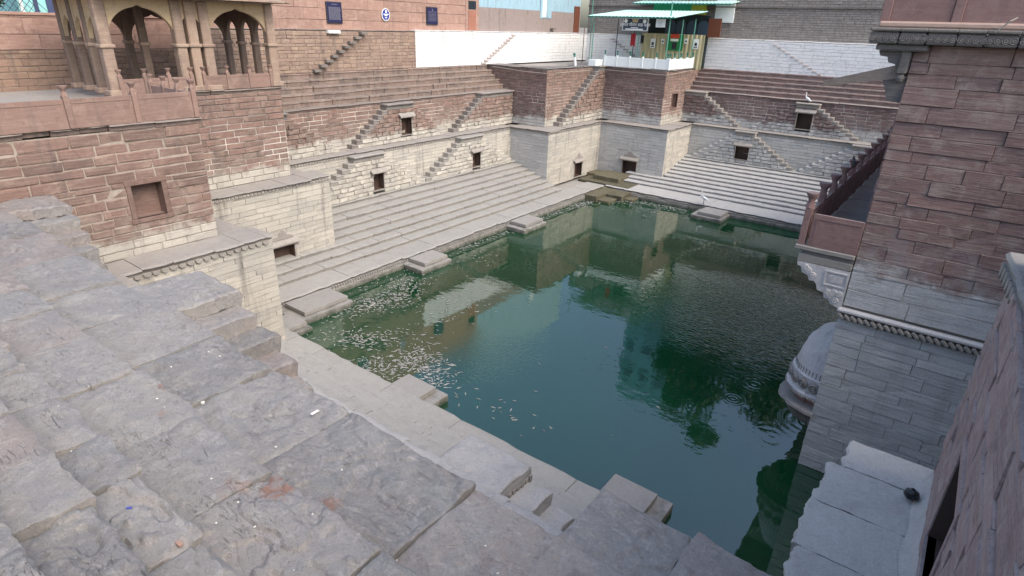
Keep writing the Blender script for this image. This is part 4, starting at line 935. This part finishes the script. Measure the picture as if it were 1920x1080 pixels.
r = thing('hanging_clothes', 'small bundle of dark clothes beside the red cloth', 'cloth', (-24.1, FY+.15, 11.8)); V = []
for i in range(7):
    for j in range(2): V.append((i*.05-.15, .06*math.sin(i*2.1), (-.35+.12*math.sin(i*2.5)) if j == 0 else .3))
link('drape', mesh_from(V, [(2*i, 2*i+2, 2*i+3, 2*i+1) for i in range(6)], 'drape'), r, M['crow'])
tag(tube('cable', [(XB1-SB+.16, YB1+SB+1, Z4-.3), (XB1-SB+.16, YB2+SB-2, Z4-.28)], .02, M['rope'], None, 5), 'pale cable sagging along the top of the wall behind the tall stair', 'cable')
tag(tube('cable', [(-33, YB1+SB-.16, Z4-.1), (-30, YB1+SB-.16, Z4-.28), (XB1-SB+.15, YB1+SB-.16, Z4-.3)], .02, M['rope'], None, 5), 'pale cable along the dark corner wall left of the tall stair', 'cable')
tag(tube('cable', [(XB1-SB, YB2+SB-.16, Z4-.25), (-24.5, YB2+SB-.16, Z4-.3), (XB2-SB+.16, YB2+SB-.16, Z4-.33), (XB2-SB+.16, YB2+SB+5, Z4-.12)], .02, M['rope'], None, 5), 'pale cable running under the white shrine parapet', 'cable')

# ------------------------------------------------------------------ tower on the right
TX, TY = -1.65, 17.9
structure('tower_core', [((TX+.06, TY+.08, -2), (9, 45, 12.6))], M['mortar'])
masonry('tower', 'lower grey-cream face of the big tower, standing in the water', 'tower wall', (TX, TY), 0, 5.2, -.7, 5.2, M['tower'], ch=(.24, .42), bl=(.8, 1.8), gap=.009, depth=.2, jit=.02, kind='f')
masonry('tower', 'smooth limed band of the tower above the twisted moulding', 'tower wall', (TX+.02, TY+.02), 0, 5.2, 5.62, 6.75, M['tower'], ch=(.5, .6), bl=(1.3, 2.2), gap=.01, depth=.2, jit=.01, kind='f')
masonry('tower', 'upper dark red face of the tower, rough coursed stone', 'tower wall', (TX+.02, TY+.05), 0, 5.4, 6.75, 12.45, M['tower'], ch=(.22, .42), bl=(.6, 1.7), gap=.008, depth=.2, jit=.045, kind='f')
masonry('tower', 'water side of the tower below the gallery', 'tower wall', (TX, 44), -90, 26, -.7, 12.4, M['tower'], ch=(.4, .5), bl=(1.2, 2.2), gap=.016, depth=.2, cap=150)
r = thing('moulding', 'pale lip with a twisted rope moulding across the tower', 'moulding', (TX-.08, TY-.12, 5.42))
bx('lip', (0, 0, 0), (5.4, .3, .12), M['spout'], r, .04)
x = .03
while x < 5.0:
    o = bx('twist', (x, -.02, -.15), (x+.22, .10, -.06), M['ledge'], r, .02); o.rotation_euler = (0, .7, 0); x += .165
# gallery
gl = thing('gallery', 'projecting stone gallery along the water side of the tower', 'gallery', (TX, TY, 6.9))
run_slabs(gl, (TX-1.5, TY+26), -90, 26, 7.02, 1.5, .17, M['grey'], seed=77, jf=.01, jz=.006, name='floor_slab'); bx('edge_moulding', (-1.56, -.05, .05), (0, .12, .2), M['ledge'], gl, .03); bx('soffit_band', (-1.42, .0, -.3), (0, 26, -.055), M['ledge'], gl, .03)
for k in range(9):
    y = .0+k*3.1
    O = [(0, -.3), (-1.40, -.3), (-1.38, -.42), (-1.28, -.44), (-1.22, -.60), (-1.05, -.66), (-.98, -.80), (-.86, -.78), (-.78, -.86), (-.72, -1.02), (-.55, -1.06), (-.5, -1.2), (-.38, -1.22), (-.30, -1.34), (-.1, -1.4), (0, -1.62)]
    prism('bracket', O, y, y+.42, M['spout'], gl)
joined('carved_square', [((-.62, -.03, -.82), (-.02, .0, -.78)), ((-.62, -.03, -.42), (-.02, .0, -.38)), ((-.62, -.03, -.78), (-.58, .0, -.42)), ((-.06, -.03, -.78), (-.02, .0, -.42)), ((-.5, -.02, -.7), (-.14, .0, -.5))], M['spout'], gl)
rg = random.Random(5)
for (cx, cz) in ((-1.05, -.5), (-.92, -.62), (-.35, -1.08), (-.45, -1.0), (-.2, -1.2), (-.28, -.98), (-.14, -1.0), (-1.15, -.42)):
    o = lathe('leaf_scroll', [(.0, .03), (.03, .04), (.055, .02), (.075, .035), (.09, 0)], M['spout'], gl, 12); o.location = (cx, .0, cz); o.rotation_euler = (math.pi/2, 0, 0)
parapet('dull red panelled parapet with capped posts along the gallery', (TX-1.42, TY+.1), 90, 15, 1.55, .92, M['dpanel'], 7.1, cap=.42, pw=.22)
fp = thing('parapet', 'dull red end panel of the gallery facing the camera', 'parapet', (TX-1.35, TY+.02, 7.1)); bx('panel', (.1, -.04, 0), (1.36, .06, .94), M['dpanel'], fp, .01)
joined('moulding', [((.2, -.055, .8), (1.3, -.042, .83)), ((.2, -.055, .08), (.23, -.042, .8))], M['dpanel'], fp)
# cornice and slanting eave stone of the tower
cr = thing('cornice', 'carved grey cornice with corner bracket on top of the tower', 'cornice', (TX, TY, 12.45))
x = -.95; i = 0
while x < 4.8:
    l = (.62, .55, .58, .52, .6)[i % 5]
    o = bx('cornice_stone', (x, -.3, .0), (x+l-.015, 1.2, .26), M['grey'], cr, .03); o.rotation_euler = (0, random.uniform(-.01, .01), 0)
    bx('top_slab', (x-.02, -.36, .265), (x+l-.005, 1.2, .35), M['grey'], cr, .03)
    for q in range(4):
        s = lathe('carving', [(0, .02), (.03, .03), (.05, .012), (.07, .025), (.085, 0)], M['grey'], o, 10); s.location = (-l/2+.09+q*.14, -.752, .0); s.rotation_euler = (math.pi/2, 0, 0)
    x += l; i += 1
bx('under_slab', (-.78, -.18, -.15), (.3, 1.0, .0), M['grey'], cr, .03)
prism('corner_bracket', [(0, -.16), (-.72, -.16), (-.66, -.28), (-.5, -.3), (-.46, -.42), (-.3, -.46), (-.24, -.58), (0, -.62)], .0, .4, M['grey'], cr)
bx('bracket_post', (-.22, -.1, -.66), (-.02, .1, -.16), M['grey'], cr, .02)
o = lathe('pendant', [(0, -.11), (.07, -.08), (.10, 0), (.07, .08), (0, .1)], M['grey'], cr, 14); o.location = (-.12, 0, -.76)
parapet('pink panelled parapet on top of the tower', (TX-.75, TY-.05), 0, 4, 1.42, 1.3, M['dpanel'], 12.92, pw=.2)
tag(bx('mortar_fillet', (TX-.85, TY-.2, 12.8), (4, TY+.1, 12.94), plain('pink_mortar', (.50, .36, .30), .95, bump=.02), None, .04), 'pinkish mortar fillet between tower cornice and its parapet', 'mortar')
ev = thing('eave_slab', 'slanting stone eave slab sticking out from the side of the tower', 'eave', (TX-.1, TY+.1, 12.0))
V = [(0, 0, .02), (-1.72, 0, -.50), (-1.72, 2.0, -.50), (0, 2.0, .02)]; V += [(a, b2, c-(.14 if a < -1 else .34)) for a, b2, c in V]
link('slab', mesh_from(V, [(0, 3, 2, 1), (4, 5, 6, 7), (0, 1, 5, 4), (1, 2, 6, 5), (2, 3, 7, 6), (3, 0, 4, 7)], 'slab'), ev, stone_mat('brown_eave_stone', ((.34, .27, .225), (.30, .24, .20), (.38, .31, .26)), None, stain=.3))
prism('bracket', [(.15, -.3), (-.42, -.34), (-.28, -.62), (-.2, -.85), (.15, -.9)], .02, .5, M['grey'], ev)
tag(tube('cable', [(-.2, TY-.42, 12.75), (.0, TY-.5, 12.98), (.1, TY-.45, 13.05)], .015, M['rope'], None, 5), 'bit of frayed cable on the tower cornice', 'cable')

# half round carved spout on the water side of the tower
sp = thing('carved_balcony', 'pale half-domed carved stone boss on the tower, low over the water', 'carved stone', (TX+.05, TY+1.15, 0))
A0, A1 = math.pi/2, 3*math.pi/2
lathe('dome', [(0.0, 4.55), (.30, 4.5), (.55, 4.32), (.74, 4.0), (.88, 3.6), (.98, 3.1), (1.05, 2.75)], M['spout'], sp, 26, A0, A1)
lathe('frieze', [(1.00, 2.98), (1.05, 2.95), (1.06, 2.45), (1.10, 2.42), (1.14, 2.4), (1.14, 2.28), (.92, 2.25)], M['spout'], sp, 26, A0, A1)
for k in range(9):
    t = A0+.17+k*(math.pi-.34)/8
    s = lathe('rosette', [(0, .06), (.05, .09), (.08, .015), (.12, .075), (.17, .01), (.19, 0)], M['ledge'], sp, 8); s.location = (1.05*math.cos(t), 1.05*math.sin(t), 2.70); s.rotation_euler = (math.pi/2, .3*k, t+math.pi/2)
for k in range(40):
    t = A0+.05+k*(math.pi-.1)/39
    s = bx('bead', (-.02, -.02, -.04), (.02, .02, .04), M['ledge'], sp, .008); s.location = (1.15*math.cos(t), 1.15*math.sin(t), 2.34); s.rotation_euler = (.5, 0, t)
for k in range(22):
    t = A0+.1+k*(math.pi-.2)/21
    q = tube('flute', [(1.02*math.cos(t), 1.02*math.sin(t), 1.80), (.93*math.cos(t), .93*math.sin(t), 1.52), (.80*math.cos(t), .80*math.sin(t), 1.30), (.55*math.cos(t), .55*math.sin(t), 1.10)], [.075, .07, .06, .03], M['ledge'], sp, 6)
for k in range(26):
    t = A0+.1+k*(math.pi-.2)/25
    s = bx('rib', (-.012, -.012, -.16), (.012, .012, .16), M['ledge'], sp, .006); s.location = (.985*math.cos(t), .985*math.sin(t), 3.02)
lathe('neck', [(.90, 2.25), (.88, 2.0), (.90, 1.92)], M['dpanel'], sp, 26, A0, A1)
lathe('rim', [(.90, 1.98), (1.25, 1.93), (1.28, 1.86), (1.15, 1.80), (1.0, 1.82)], M['ledge'], sp, 26, A0, A1)
lathe('carved_base', [(1.12, 1.82), (1.05, 1.62), (.9, 1.5), (.85, 1.32), (.62, 1.18), (.45, .98), (.2, .85), (0, .8)], M['grey'], sp, 26, A0, A1)

for o in sp.children:
    if o.name.split('.')[0] in ('dome', 'frieze', 'neck', 'rim', 'carved_base'):
        me = o.data; bm = bmesh.new(); bm.from_mesh(me); bmesh.ops.subdivide_edges(bm, edges=bm.edges[:], cuts=2, use_grid_fill=True)
        for v in bm.verts:
            q = v.co*1.0; d = noise.fractal(q*3.2, .8, 2.1, 4)*.030+(-.05 if noise.noise(q*2.3+Vector((9, 1, 4))) > .38 else 0)
            v.co += Vector((q.x, q.y, 0)).normalized()*d+Vector((0, 0, noise.noise(q*4)*.02))
        bm.to_mesh(me); bm.free(); me.polygons.foreach_set('use_smooth', [True]*len(me.polygons)); me.set_sharp_from_angle(angle=R_(30))

# ------------------------------------------------------------------ near right pier
PX = 1.1
structure('pier_core', [((PX+1.1, -4, -2), (6, 11.7, 9.3)), ((PX+.35, -4, 9.2), (6, 11.0, 12.4))], M['mortar'])
WP = masonry('pier', 'near red stone pier at the right edge, with a deep dark opening', 'pier', (PX, 11.8), -90, 9.0, 5.0, 9.3, M['pier'], ch=(.3, .6), bl=(.8, 1.8), gap=.014, depth=.25, jit=.02, kind='f', holes=[(2.35, 4.1, 5.6, 7.35)])
niche((PX, 11.8), -90, 2.42, 4.05, 5.65, 7.3, WP, depth=.9, mat=M['dark'], jm=M['pier'], jamb=.14, proud=.03)
masonry('pier', 'end face of the near red pier turned to the tower', 'pier', (PX+4, 11.8), 180, 4.0, 5.0, 9.3, M['pier'], ch=(.45, .7), bl=(1.2, 2), gap=.012, depth=.2)
masonry('pier', 'upper part of the near red pier above its scalloped ledge', 'pier', (PX+.25, 11.5), -84.5, 8.0, 9.5, 12.4, M['pier'], ch=(.4, .6), bl=(1.2, 2.4), gap=.012, depth=.2)
le = ledge('grey ledge with long scallops near the top of the near red pier', (PX-.0, 12.1), -84.5, 8, 9.5, .55, M['ledge'], th=.2, over=.2, seed=41, dent=False, jf=.02)
x = .1
while x < 7: prism('scallop', [(x-.1, 0), (x+.1, 0), (x+.08, -.14), (x, -.24), (x-.08, -.14)], -.16, -.08, M['ledge'], le).location = (0, 0, -.2); x += .24
masonry('retaining_wall', 'lower wall under the white slab at the right', 'wall', (-.15, 11.7), -90, 9, -.7, 4.6, M['tower'], ch=(.3, .4), bl=(.8, 1.6))
masonry('retaining_wall', 'end of the lower wall under the white slab, facing the tower', 'wall', (5, 11.7), 180, 5.15, -.7, 4.6, M['tower'], ch=(.3, .4), bl=(.8, 1.6))
structure('lower_wall_core', [((-.05, 4, -2), (6, 11.6, 4.7))], M['mortar'])

# ------------------------------------------------------------------ hand-shaped slabs for the foreground
def rough_slab(name, x0, x1, y0, y1, z, th, parent, mat, res=.05, seed=1, amp=.03, rnd=.05, rndf=None, tilt=(0, 0), jag=.03, flake=1.0, ext=None):
    """slab with worn top, flaked layers and ragged outline; front is +y"""
    nx = max(4, int((x1-x0)/res)); ny = max(4, int((y1-y0)/res)); V, F = [], []; rndf = rndf or rnd
    so = Vector((seed*3.17, seed*1.71, seed*.37)); cx, cy = (x0+x1)/2, (y0+y1)/2
    def top(x, y):
        p = Vector((x, y, 0))
        lo = noise.noise(p*.9+so); md = noise.noise(p*2.6+so); hi = noise.fractal(p*7+so, .9, 2.1, 4)
        t = noise.fractal(Vector((x*1.1, y*2.0, 0))+so*2, 1.0, 2.0, 3)*2.4+.5
        fl = math.floor(t); fr = t-fl; stp = fl+max(0, min(1, (fr-.86)/.14))
        return amp*(lo*.4+md*.5)+.009*hi+flake*.017*stp*amp/.03+tilt[0]*(x-cx)+tilt[1]*(y-cy)
    for j in range(ny+1):
        for i in range(nx+1):
            x = x0+(x1-x0)*i/nx; y = y0+(y1-y0)*j/ny
            dx0, dx1, dy0, dy1 = x-x0, x1-x, y-y0, y1-y
            zz = z+top(x, y)
            e = min(dx0, dx1, dy0)
            if e < rnd: zz -= (1-e/rnd)**2*rnd*.7
            if dy1 < rndf: zz -= (1-dy1/rndf)**2*rndf*.8
            xx, yy = x, y
            if i == 0 or i == nx: xx += noise.noise(Vector((0, y*3, seed)))*jag*.6
            if j == ny: yy += noise.fractal(Vector((x*2.2, seed*1.3, 0)), .8, 2.1, 5)*jag*1.5
            elif j == ny-1: yy += noise.fractal(Vector((x*2.2, seed*1.3, 0)), .8, 2.1, 5)*jag*1.1
            V.append((xx, yy, zz))
    idx = lambda i, j: j*(nx+1)+i
    for j in range(ny):
        for i in range(nx): F.append((idx(i, j), idx(i+1, j), idx(i+1, j+1), idx(i, j+1)))
    ring = [idx(i, 0) for i in range(nx+1)]+[idx(nx, j) for j in range(1, ny+1)]+[idx(i, ny) for i in range(nx-1, -1, -1)]+[idx(0, j) for j in range(ny-1, 0, -1)]
    prev = ring; L = 4
    for l in range(1, L+1):
        cur = []
        for q in ring:
            vx, vy, vz = V[q]; k = l/L
            o_ = noise.noise(Vector((vx*2.5, vy*2.5, l*1.7+seed)))*jag*.8
            ox = (1 if vx > cx else -1)*0; cur.append(len(V)); V.append((vx, vy+(o_-.02*l if vy > y1-.1 else 0), vz-th*k))
        n_ = len(ring)
        for a in range(n_): F.append((prev[a], cur[a], cur[(a+1) % n_], prev[(a+1) % n_]))
        prev = cur
    bx0 = min(v[0] for v in V)
    o = link(name, mesh_from(V, F, name, True), parent, mat)
    return o

fs = thing('foreground_steps', 'broad worn lilac-grey stone steps filling the lower left foreground', 'steps', (0, 0, 0))
rows = [(4.05, 2.50, 7.74), (2.55, 1.45, 8.10), (1.50, .93, 8.45), (.98, .40, 8.80), (.45, -.10, 9.15), (-.05, -1.1, 9.5)]
rg = random.Random(91); sid = 100
for k, (yf, yb, z) in enumerate(rows):
    x = -22.0+rg.uniform(0, .6)
    xe = 1.0
    while x < xe:
        l = rg.uniform(1.1, 2.0) if k < 2 else rg.uniform(.8, 1.5)
        if k == 0: l = rg.uniform(1.1, 2.3)
        x2 = min(x+l, xe+.3)
        d = math.hypot(x+l/2, 3); res = .024 if d < 6 else (.05 if d < 10 else .10)
        dy = rg.uniform(-.05, .05)
        sid += 1
        if project(((x+x2)/2, yf, z)) and in_view(((x+x2)/2, yf, z), 700):
            rough_slab('slab', x, x2-rg.choice((.010, .016, .028, .04)), yb-.12, yf+dy, z+rg.uniform(-.03, .03), .34, fs, M['fore'], res, sid, amp=.020, rnd=.018, rndf=.03, tilt=(rg.uniform(-.02, .02), rg.uniform(-.01, .035)), jag=.03, flake=rg.choice((1.2, 2.2, 3.4)))
        x = x2
for k, (xa, xb) in enumerate(((-2.35, -1.25), (-1.24, -.1), (-.09, 1.0))):
    rough_slab('slab', xa, xb, 3.8, 5.12+.07*k, 7.62-.02*k, .3, fs, M['fore'], .026, 900+k, amp=.022, rnd=.02, rndf=.04, tilt=(-.02, -.03), jag=.05, flake=1.6)
structure('foreground_bed', [((-22, -3, 5), (1.05, 2.5, 7.4)), ((-22, -3, 5), (1.05, .5, 8.5)), ((-22, -3, 5), (1.05, 3.98, 7.35))], M['mortar'])
# upper near wall under the terrace lip, lower near ledge
masonry('retaining_wall', 'near upper wall under the foreground steps', 'wall', (1.1, 3.98), 180, 22.4, Z2, 7.42, M['wall'], bl=(.7, 1.4), cap=40)
masonry('retaining_wall', 'near lower wall above the near flight', 'wall', (1.0, YW), 180, 21, Z1-.1, 4.9, M['wall'], bl=(.7, 1.4), cap=40)
nl = thing('near_ledge', 'pale ledge of worn slabs below the foreground steps', 'ledge', (0, 0, 0)); x = -20.0
while x < 1.0:
    l = rg.uniform(1.2, 1.9); sid += 1; x2 = min(x+l, 1.0)
    if x < -2.3 < x2 or abs(x2+2.3) < .5: x2 = -2.3
    rough_slab('slab', x, x2-.01, 3.9, 6.48+rg.uniform(-.05, .05)+(1.0 if x > -2.35 else 0), Z2-.02, .2, nl, M['slabnear'] if x > -12.5 else M['ledge'], .07, sid, amp=.02, rnd=.03, rndf=.06, jag=.05, flake=.7); x = x2
def near_stair(label, xa, xb, zt, ywall, yout, n, rise, tread, mat, lmat=None, dent=False, xo=0):
    global sid
    r = thing('projecting_stair', label, 'stair', (0, 0, 0)); sid += 1
    rough_slab('landing', xa, xb, ywall-.2, yout, zt, .26, r, lmat or mat, .045, sid, amp=.03, rnd=.05, rndf=.12, jag=.06, flake=1.4)
    for i in range(n):
        sid += 1; rr = random.Random(sid)
        rough_slab('step', xb+tread*i-.12, xb+tread*(i+1)+rr.uniform(-.02, .03), ywall-.1, yout-.05+rr.uniform(-.05, .06)-.02*i, zt-rise*(i+1), rise+.04, r, mat, .045, sid, amp=.02, rnd=.04, rndf=.07, jag=.05, flake=1.0)
        sid += 1
        rough_slab('support', xa+.3, xb+tread*(i+1)-.05-tread*.0, ywall-.1, yout-.16, zt-rise*(i+1)-.2, rise, r, mat, .12, sid, amp=.01, jag=.02)
    return r
near_stair('stair with thick flaked landing jutting from the foreground terrace, left of centre', -12.3, -10.65, 7.66, 4.0, 5.42, 8, .31, .56, M['fore'])
near_stair('stair falling from the terrace beside the niche wall at the far left', -21.2, -19.7, 7.62, 4.0, 5.5, 8, .31, .52, M['fore'])
ns = near_stair('pale stair with dentilled landing jutting over the near flight, lower centre', -6.45, -4.95, 5.02, 6.3, 7.5, 6, .33, .50, M['slabnear'])
joined('dentil_band', [((-4.99, 6.62+i*.13, 4.62), (-4.93, 6.70+i*.13, 4.78)) for i in range(7)], M['ledge'], ns)['kind'] = 'stuff'
# white slab in front of the near pier
ws = thing('white_slab', 'big pale worn ledge slabs beside the near red pier, lower right', 'ledge', (0, 0, 0))
ys = [12.35, 11.35, 10.05, 8.75, 7.5, 6.2]
for i in range(len(ys)-1):
    sid += 1; rr = random.Random(sid)
    o = rough_slab('slab', -12.35 if False else 0, ys[i]-ys[i+1]-.012, 0, 1.7+(.0, .05, .12, .02, .1)[i]-(.18 if i == 0 else 0), Z2-.13-.01*i, .3, ws, M['slabwhite'], .04, sid, amp=.012, rnd=.006, rndf=.05, jag=.06, flake=.5)
    o.location = (PX+.1, ys[i], 0); o.rotation_euler = (0, 0, 0)
    # turn so that the ragged front edge faces the water (-X)
    for v in o.data.vertices:
        a, b2, c = v.co; v.co = (-b2, -a, c+.004*math.sin(a*3))
    o.data.flip_normals() if False else None
V, F = [], []
for i in range(31):
    y = 4.3+i*7.5/30; a = .20+.09*noise.noise(Vector((y*1.3, 0, 3))); b2 = .16+.08*noise.noise(Vector((y*1.7, 5, 3)))
    V += [(PX-a, y, Z2-.13), (PX-a*.5, y, Z2-.06+b2*.15), (PX-.02, y, Z2+b2), (PX+.1, y, Z2+b2+.02)]
F = [(4*i+k, 4*i+k+1, 4*i+k+5, 4*i+k+4) for i in range(30) for k in range(3)]
tag(link('plaster_fillet', mesh_from(V, F, 'plaster_fillet', True), None, M['slabwhite']), 'white plaster fillet where the pale slab meets the red pier', 'plaster')

# ------------------------------------------------------------------ small things on the stones
bg_ = thing('plastic_bag', 'knotted black plastic bag on the white slab', 'bag', (.86, 11.1, Z2-.08))
lathe('sack', [(0, 0), (.09, .01), (.13, .07), (.11, .14), (.04, .18), (.03, .2)], M['bag'], bg_, 12); tube('knot', [(.0, -.02, .18), (.04, -.08, .16), (.02, -.16, .06), (-.04, -.12, .05), (0, -.05, .12)], .02, M['bag'], bg_, 6)
for i, (nm, lab, p, s, mt) in enumerate((('brick_chip', 'small pink brick chip on the foreground steps', (-4.41, 1.33, 8.50), (.035, .02, .012), 'chip'), ('foil_scrap', 'crumpled blue foil scrap in a joint of the foreground steps', (-4.73, 1.14, 8.84), (.022, .010, .008), 'litterb'),
        ('dropping', 'white bird dropping at the end of a crack near the terrace edge', (-5.97, 3.72, 7.80), (.06, .022, .006), 'litter'), ('pebble', 'yellowish pebble on the lilac slabs left of the projecting stair', (-7.3, 2.9, 7.80), (.022, .022, .015), 'litter'),
        ('brick_chip', 'small chip lying on the rust-red powder', (-4.45, 2.75, 7.82), (.022, .012, .008), 'chip'))):
    o = link(nm, bxmesh(nm, s[0]*2, s[1]*2, s[2]*2, s[2]*.6, 2), None, M[mt]); o.location = p; o.rotation_euler = (0, 0, i*.8); tag(o, lab, nm.split('_')[-1])
rg = random.Random(17)
for i in range(46):
    if i < 30: x, y, z = rg.uniform(-9, -1), rg.uniform(.6, 3.9), 0
    else: x, y, z = rg.uniform(-14, -3), rg.uniform(7, 12), 0
    for (yf, yb, zz) in rows:
        if yb < y <= yf: z = zz+.03
    if i >= 30:
        z = ZP+.02
        for (off, zz, dep, rise) in lips_near(YN-YW):
            if y < YN-off: z = zz+.02
    o = link('scrap', bxmesh('scrap', rg.uniform(.012, .03), rg.uniform(.01, .025), .008, .003), None, M['litter']); o.location = (x, y, z); o.rotation_euler = (0, 0, rg.uniform(0, 3))
    tag(o, 'tiny white scrap lying on the stone steps near the camera', 'scrap', 'white scraps on the stones')

# ------------------------------------------------------------------ fish
def fish_mesh():
    prof = [(-.5, .012), (-.36, .055), (-.15, .10), (.1, .105), (.32, .06), (.42, .03)]; V, F = [], []; n = 6
    for x, r_ in prof:
        for k in range(n): t = 2*math.pi*k/n; V.append((x, r_*math.cos(t), .5*r_*math.sin(t)))
    for i in range(len(prof)-1):
        for k in range(n): F.append((i*n+k, (i+1)*n+k, (i+1)*n+(k+1) % n, i*n+(k+1) % n))
    F.append(tuple(range(n))); b = len(V); V += [(.40, 0, .01), (.56, .10, 0), (.51, 0, 0), (.56, -.10, 0)]; F += [(b, b+1, b+2), (b, b+2, b+3)]
    return V, F
FV, FF = fish_mesh()
fme = mesh_from(FV, FF, 'floating_fish', True); fme.materials.append(M['fish'])
rg = random.Random(23); fishes = []
def cluster(pts, width, n, lab):
    for _ in range(n):
        i = rg.randrange(len(pts)-1); t = rg.random(); a, b2 = Vector(pts[i]), Vector(pts[i+1]); p = a.lerp(b2, t)+Vector((rg.gauss(0, width), rg.gauss(0, width)))
        if p.x < XP+.15 or p.y < YN+.15 or p.y > YP-.15: continue
        fishes.append((p.x, p.y, lab))
cluster([(-22.3, 14.6), (-21.0, 16.6), (-20.4, 18.0), (-21.9, 20.5)], .6, 560, 'in the near left corner of the water')
cluster([(-19.9, 13.4), (-18.4, 14.1), (-17.8, 15.2)], .45, 210, 'in the near left corner of the water')
cluster([(-17.0, 12.9), (-15.6, 13.5), (-15.9, 15.0), (-14.4, 14.4), (-13.7, 13.7)], .5, 520, 'in the dense patch beside the near stone block')
cluster([(-16.4, 15.8), (-17.9, 17.4), (-17.3, 19.6), (-18.6, 20.4), (-21.4, 18)], .7, 120, 'scattered over the left part of the water')
cluster([(-22.8, 17.3), (-22.4, 21), (-21.5, 24.5), (-21.5, 26.5)], .7, 90, 'scattered over the left part of the water')
cluster([(-23.0, 35.5), (-23.0, 38.4), (-22.4, 40.2), (-20.8, 42.2), (-18.4, 43.2), (-16, 43.3)], .42, 620, 'in the pale band along the mossy far corner')
cluster([(-22.9, 25), (-22.95, 30), (-22.9, 36)], .22, 200, 'in the pale band along the mossy far corner')
cluster([(-21, 40), (-18, 41.4), (-15.2, 42.0)], .9, 110, 'in the pale band along the mossy far corner')
cluster([(-12.6, 13.6), (-11.6, 13.9), (-10.4, 14.2), (-9.6, 13.8), (-8.4, 14.3)], .35, 26, 'sparse, near the near platform edge in open water')
cluster([(-17, 20), (-13, 17), (-9, 15), (-6, 14)], 2.4, 12, 'sparse, in open water')
fishes.sort(key=lambda f: f[0]**2+f[1]**2)
rV, rF = [], []
for i, (x, y, lab) in enumerate(fishes):
    L = rg.uniform(.09, .21); a = rg.gauss(.4, .8); 
    if i < 300:
        o = bpy.data.objects.new('floating_fish', fme); C.objects.link(o); o.location = (x, y, .012); o.rotation_euler = (rg.uniform(-.4, .4), 0, a); o.scale = (L, L*1.1, L)
        tag(o, 'small silver dead fish floating '+lab, 'fish', 'dead fish '+lab)
    else:
        n = len(rV); c_, s_ = math.cos(a), math.sin(a)
        rV += [(x+(vx*c_-vy*s_*1.1)*L, y+(vx*s_+vy*c_*1.1)*L, .012+vz*L) for vx, vy, vz in FV]; rF += [tuple(n+q for q in f) for f in FF]
o = link('floating_fish_mass', mesh_from(rV, rF, 'floating_fish_mass', True), None, M['fish']); o['kind'] = 'stuff'; tag(o, 'mass of small silver dead fish floating farther off on the water', 'fish')
dme = mesh_from(FV, FF, 'swimming_fish', True); dme.materials.append(M['fishdark'])
for i in range(110):
    t = rg.random(); x = -9.8+5.2*t+rg.gauss(0, .6); y = 19.6-.4*t+rg.gauss(0, .75)
    o = bpy.data.objects.new('swimming_fish', dme); C.objects.link(o); o.location = (x, y, .003); o.rotation_euler = (0, 0, rg.gauss(.3, .5)); s = rg.uniform(.12, .22); o.scale = (s, s*.7, s*.5)
    tag(o, 'dark fish back breaking the surface in the middle of the water', 'fish', 'dark fish swimming at the surface')

# ------------------------------------------------------------------ birds
def bird(label, loc, rz, s, body, legs, neck, cat='egret', name='egret'):
    r = thing(name, label, cat, loc, rz); h = legs
    tube('body', [(-.34*s, 0, h+.02*s), (-.2*s, 0, h+.08*s), (0, 0, h+.16*s), (.16*s, 0, h+.22*s), (.22*s, 0, h+.28*s)]+[(x*s, 0, h+z*s) for x, z in neck], [.015*s, .06*s, .1*s, .085*s, .05*s]+[.028*s]*(len(neck)-1)+[.034*s], body, r, 10)
    hx, hz = neck[-1]
    tube('beak', [(hx*s, 0, h+hz*s), ((hx+.07)*s, 0, h+(hz+.0)*s), ((hx+.16)*s, 0, h+(hz-.03)*s)], [.028*s, .014*s, .003*s], M['beak'] if body is M['bird'] else M['crow'], r, 6)
    for sy in (-1, 1): tube('leg', [(0, sy*.03*s, h+.1*s), (.02*s, sy*.03*s, h*.5), (0, sy*.03*s, 0)], .008*s+.004, M['crow'], r, 5)
    return r
bird('white egret standing on the far platform above a stepped block', (-14.75, 43.75, ZP), math.pi*.95, 1.15, M['bird'], .3, [(.25, .38), (.20, .46), (.22, .56), (.27, .58)])
bird('white bird standing on the landing of the upper far pyramid stair', (-11.2, YF+SB-.25, 7.56), 2.6, 1.1, M['bird'], .12, [(.24, .38), (.22, .48), (.24, .56), (.28, .58)])
for lab, y in (('black crow perched on a gallery post, fifth from the near end', 24.1), ('black crow perched far along the gallery parapet', 33.7)):
    bird(lab, (TX-1.42, y, 8.30), math.pi*.6, .8, M['crow'], .1, [(.26, .33), (.30, .36)], 'crow', 'crow')
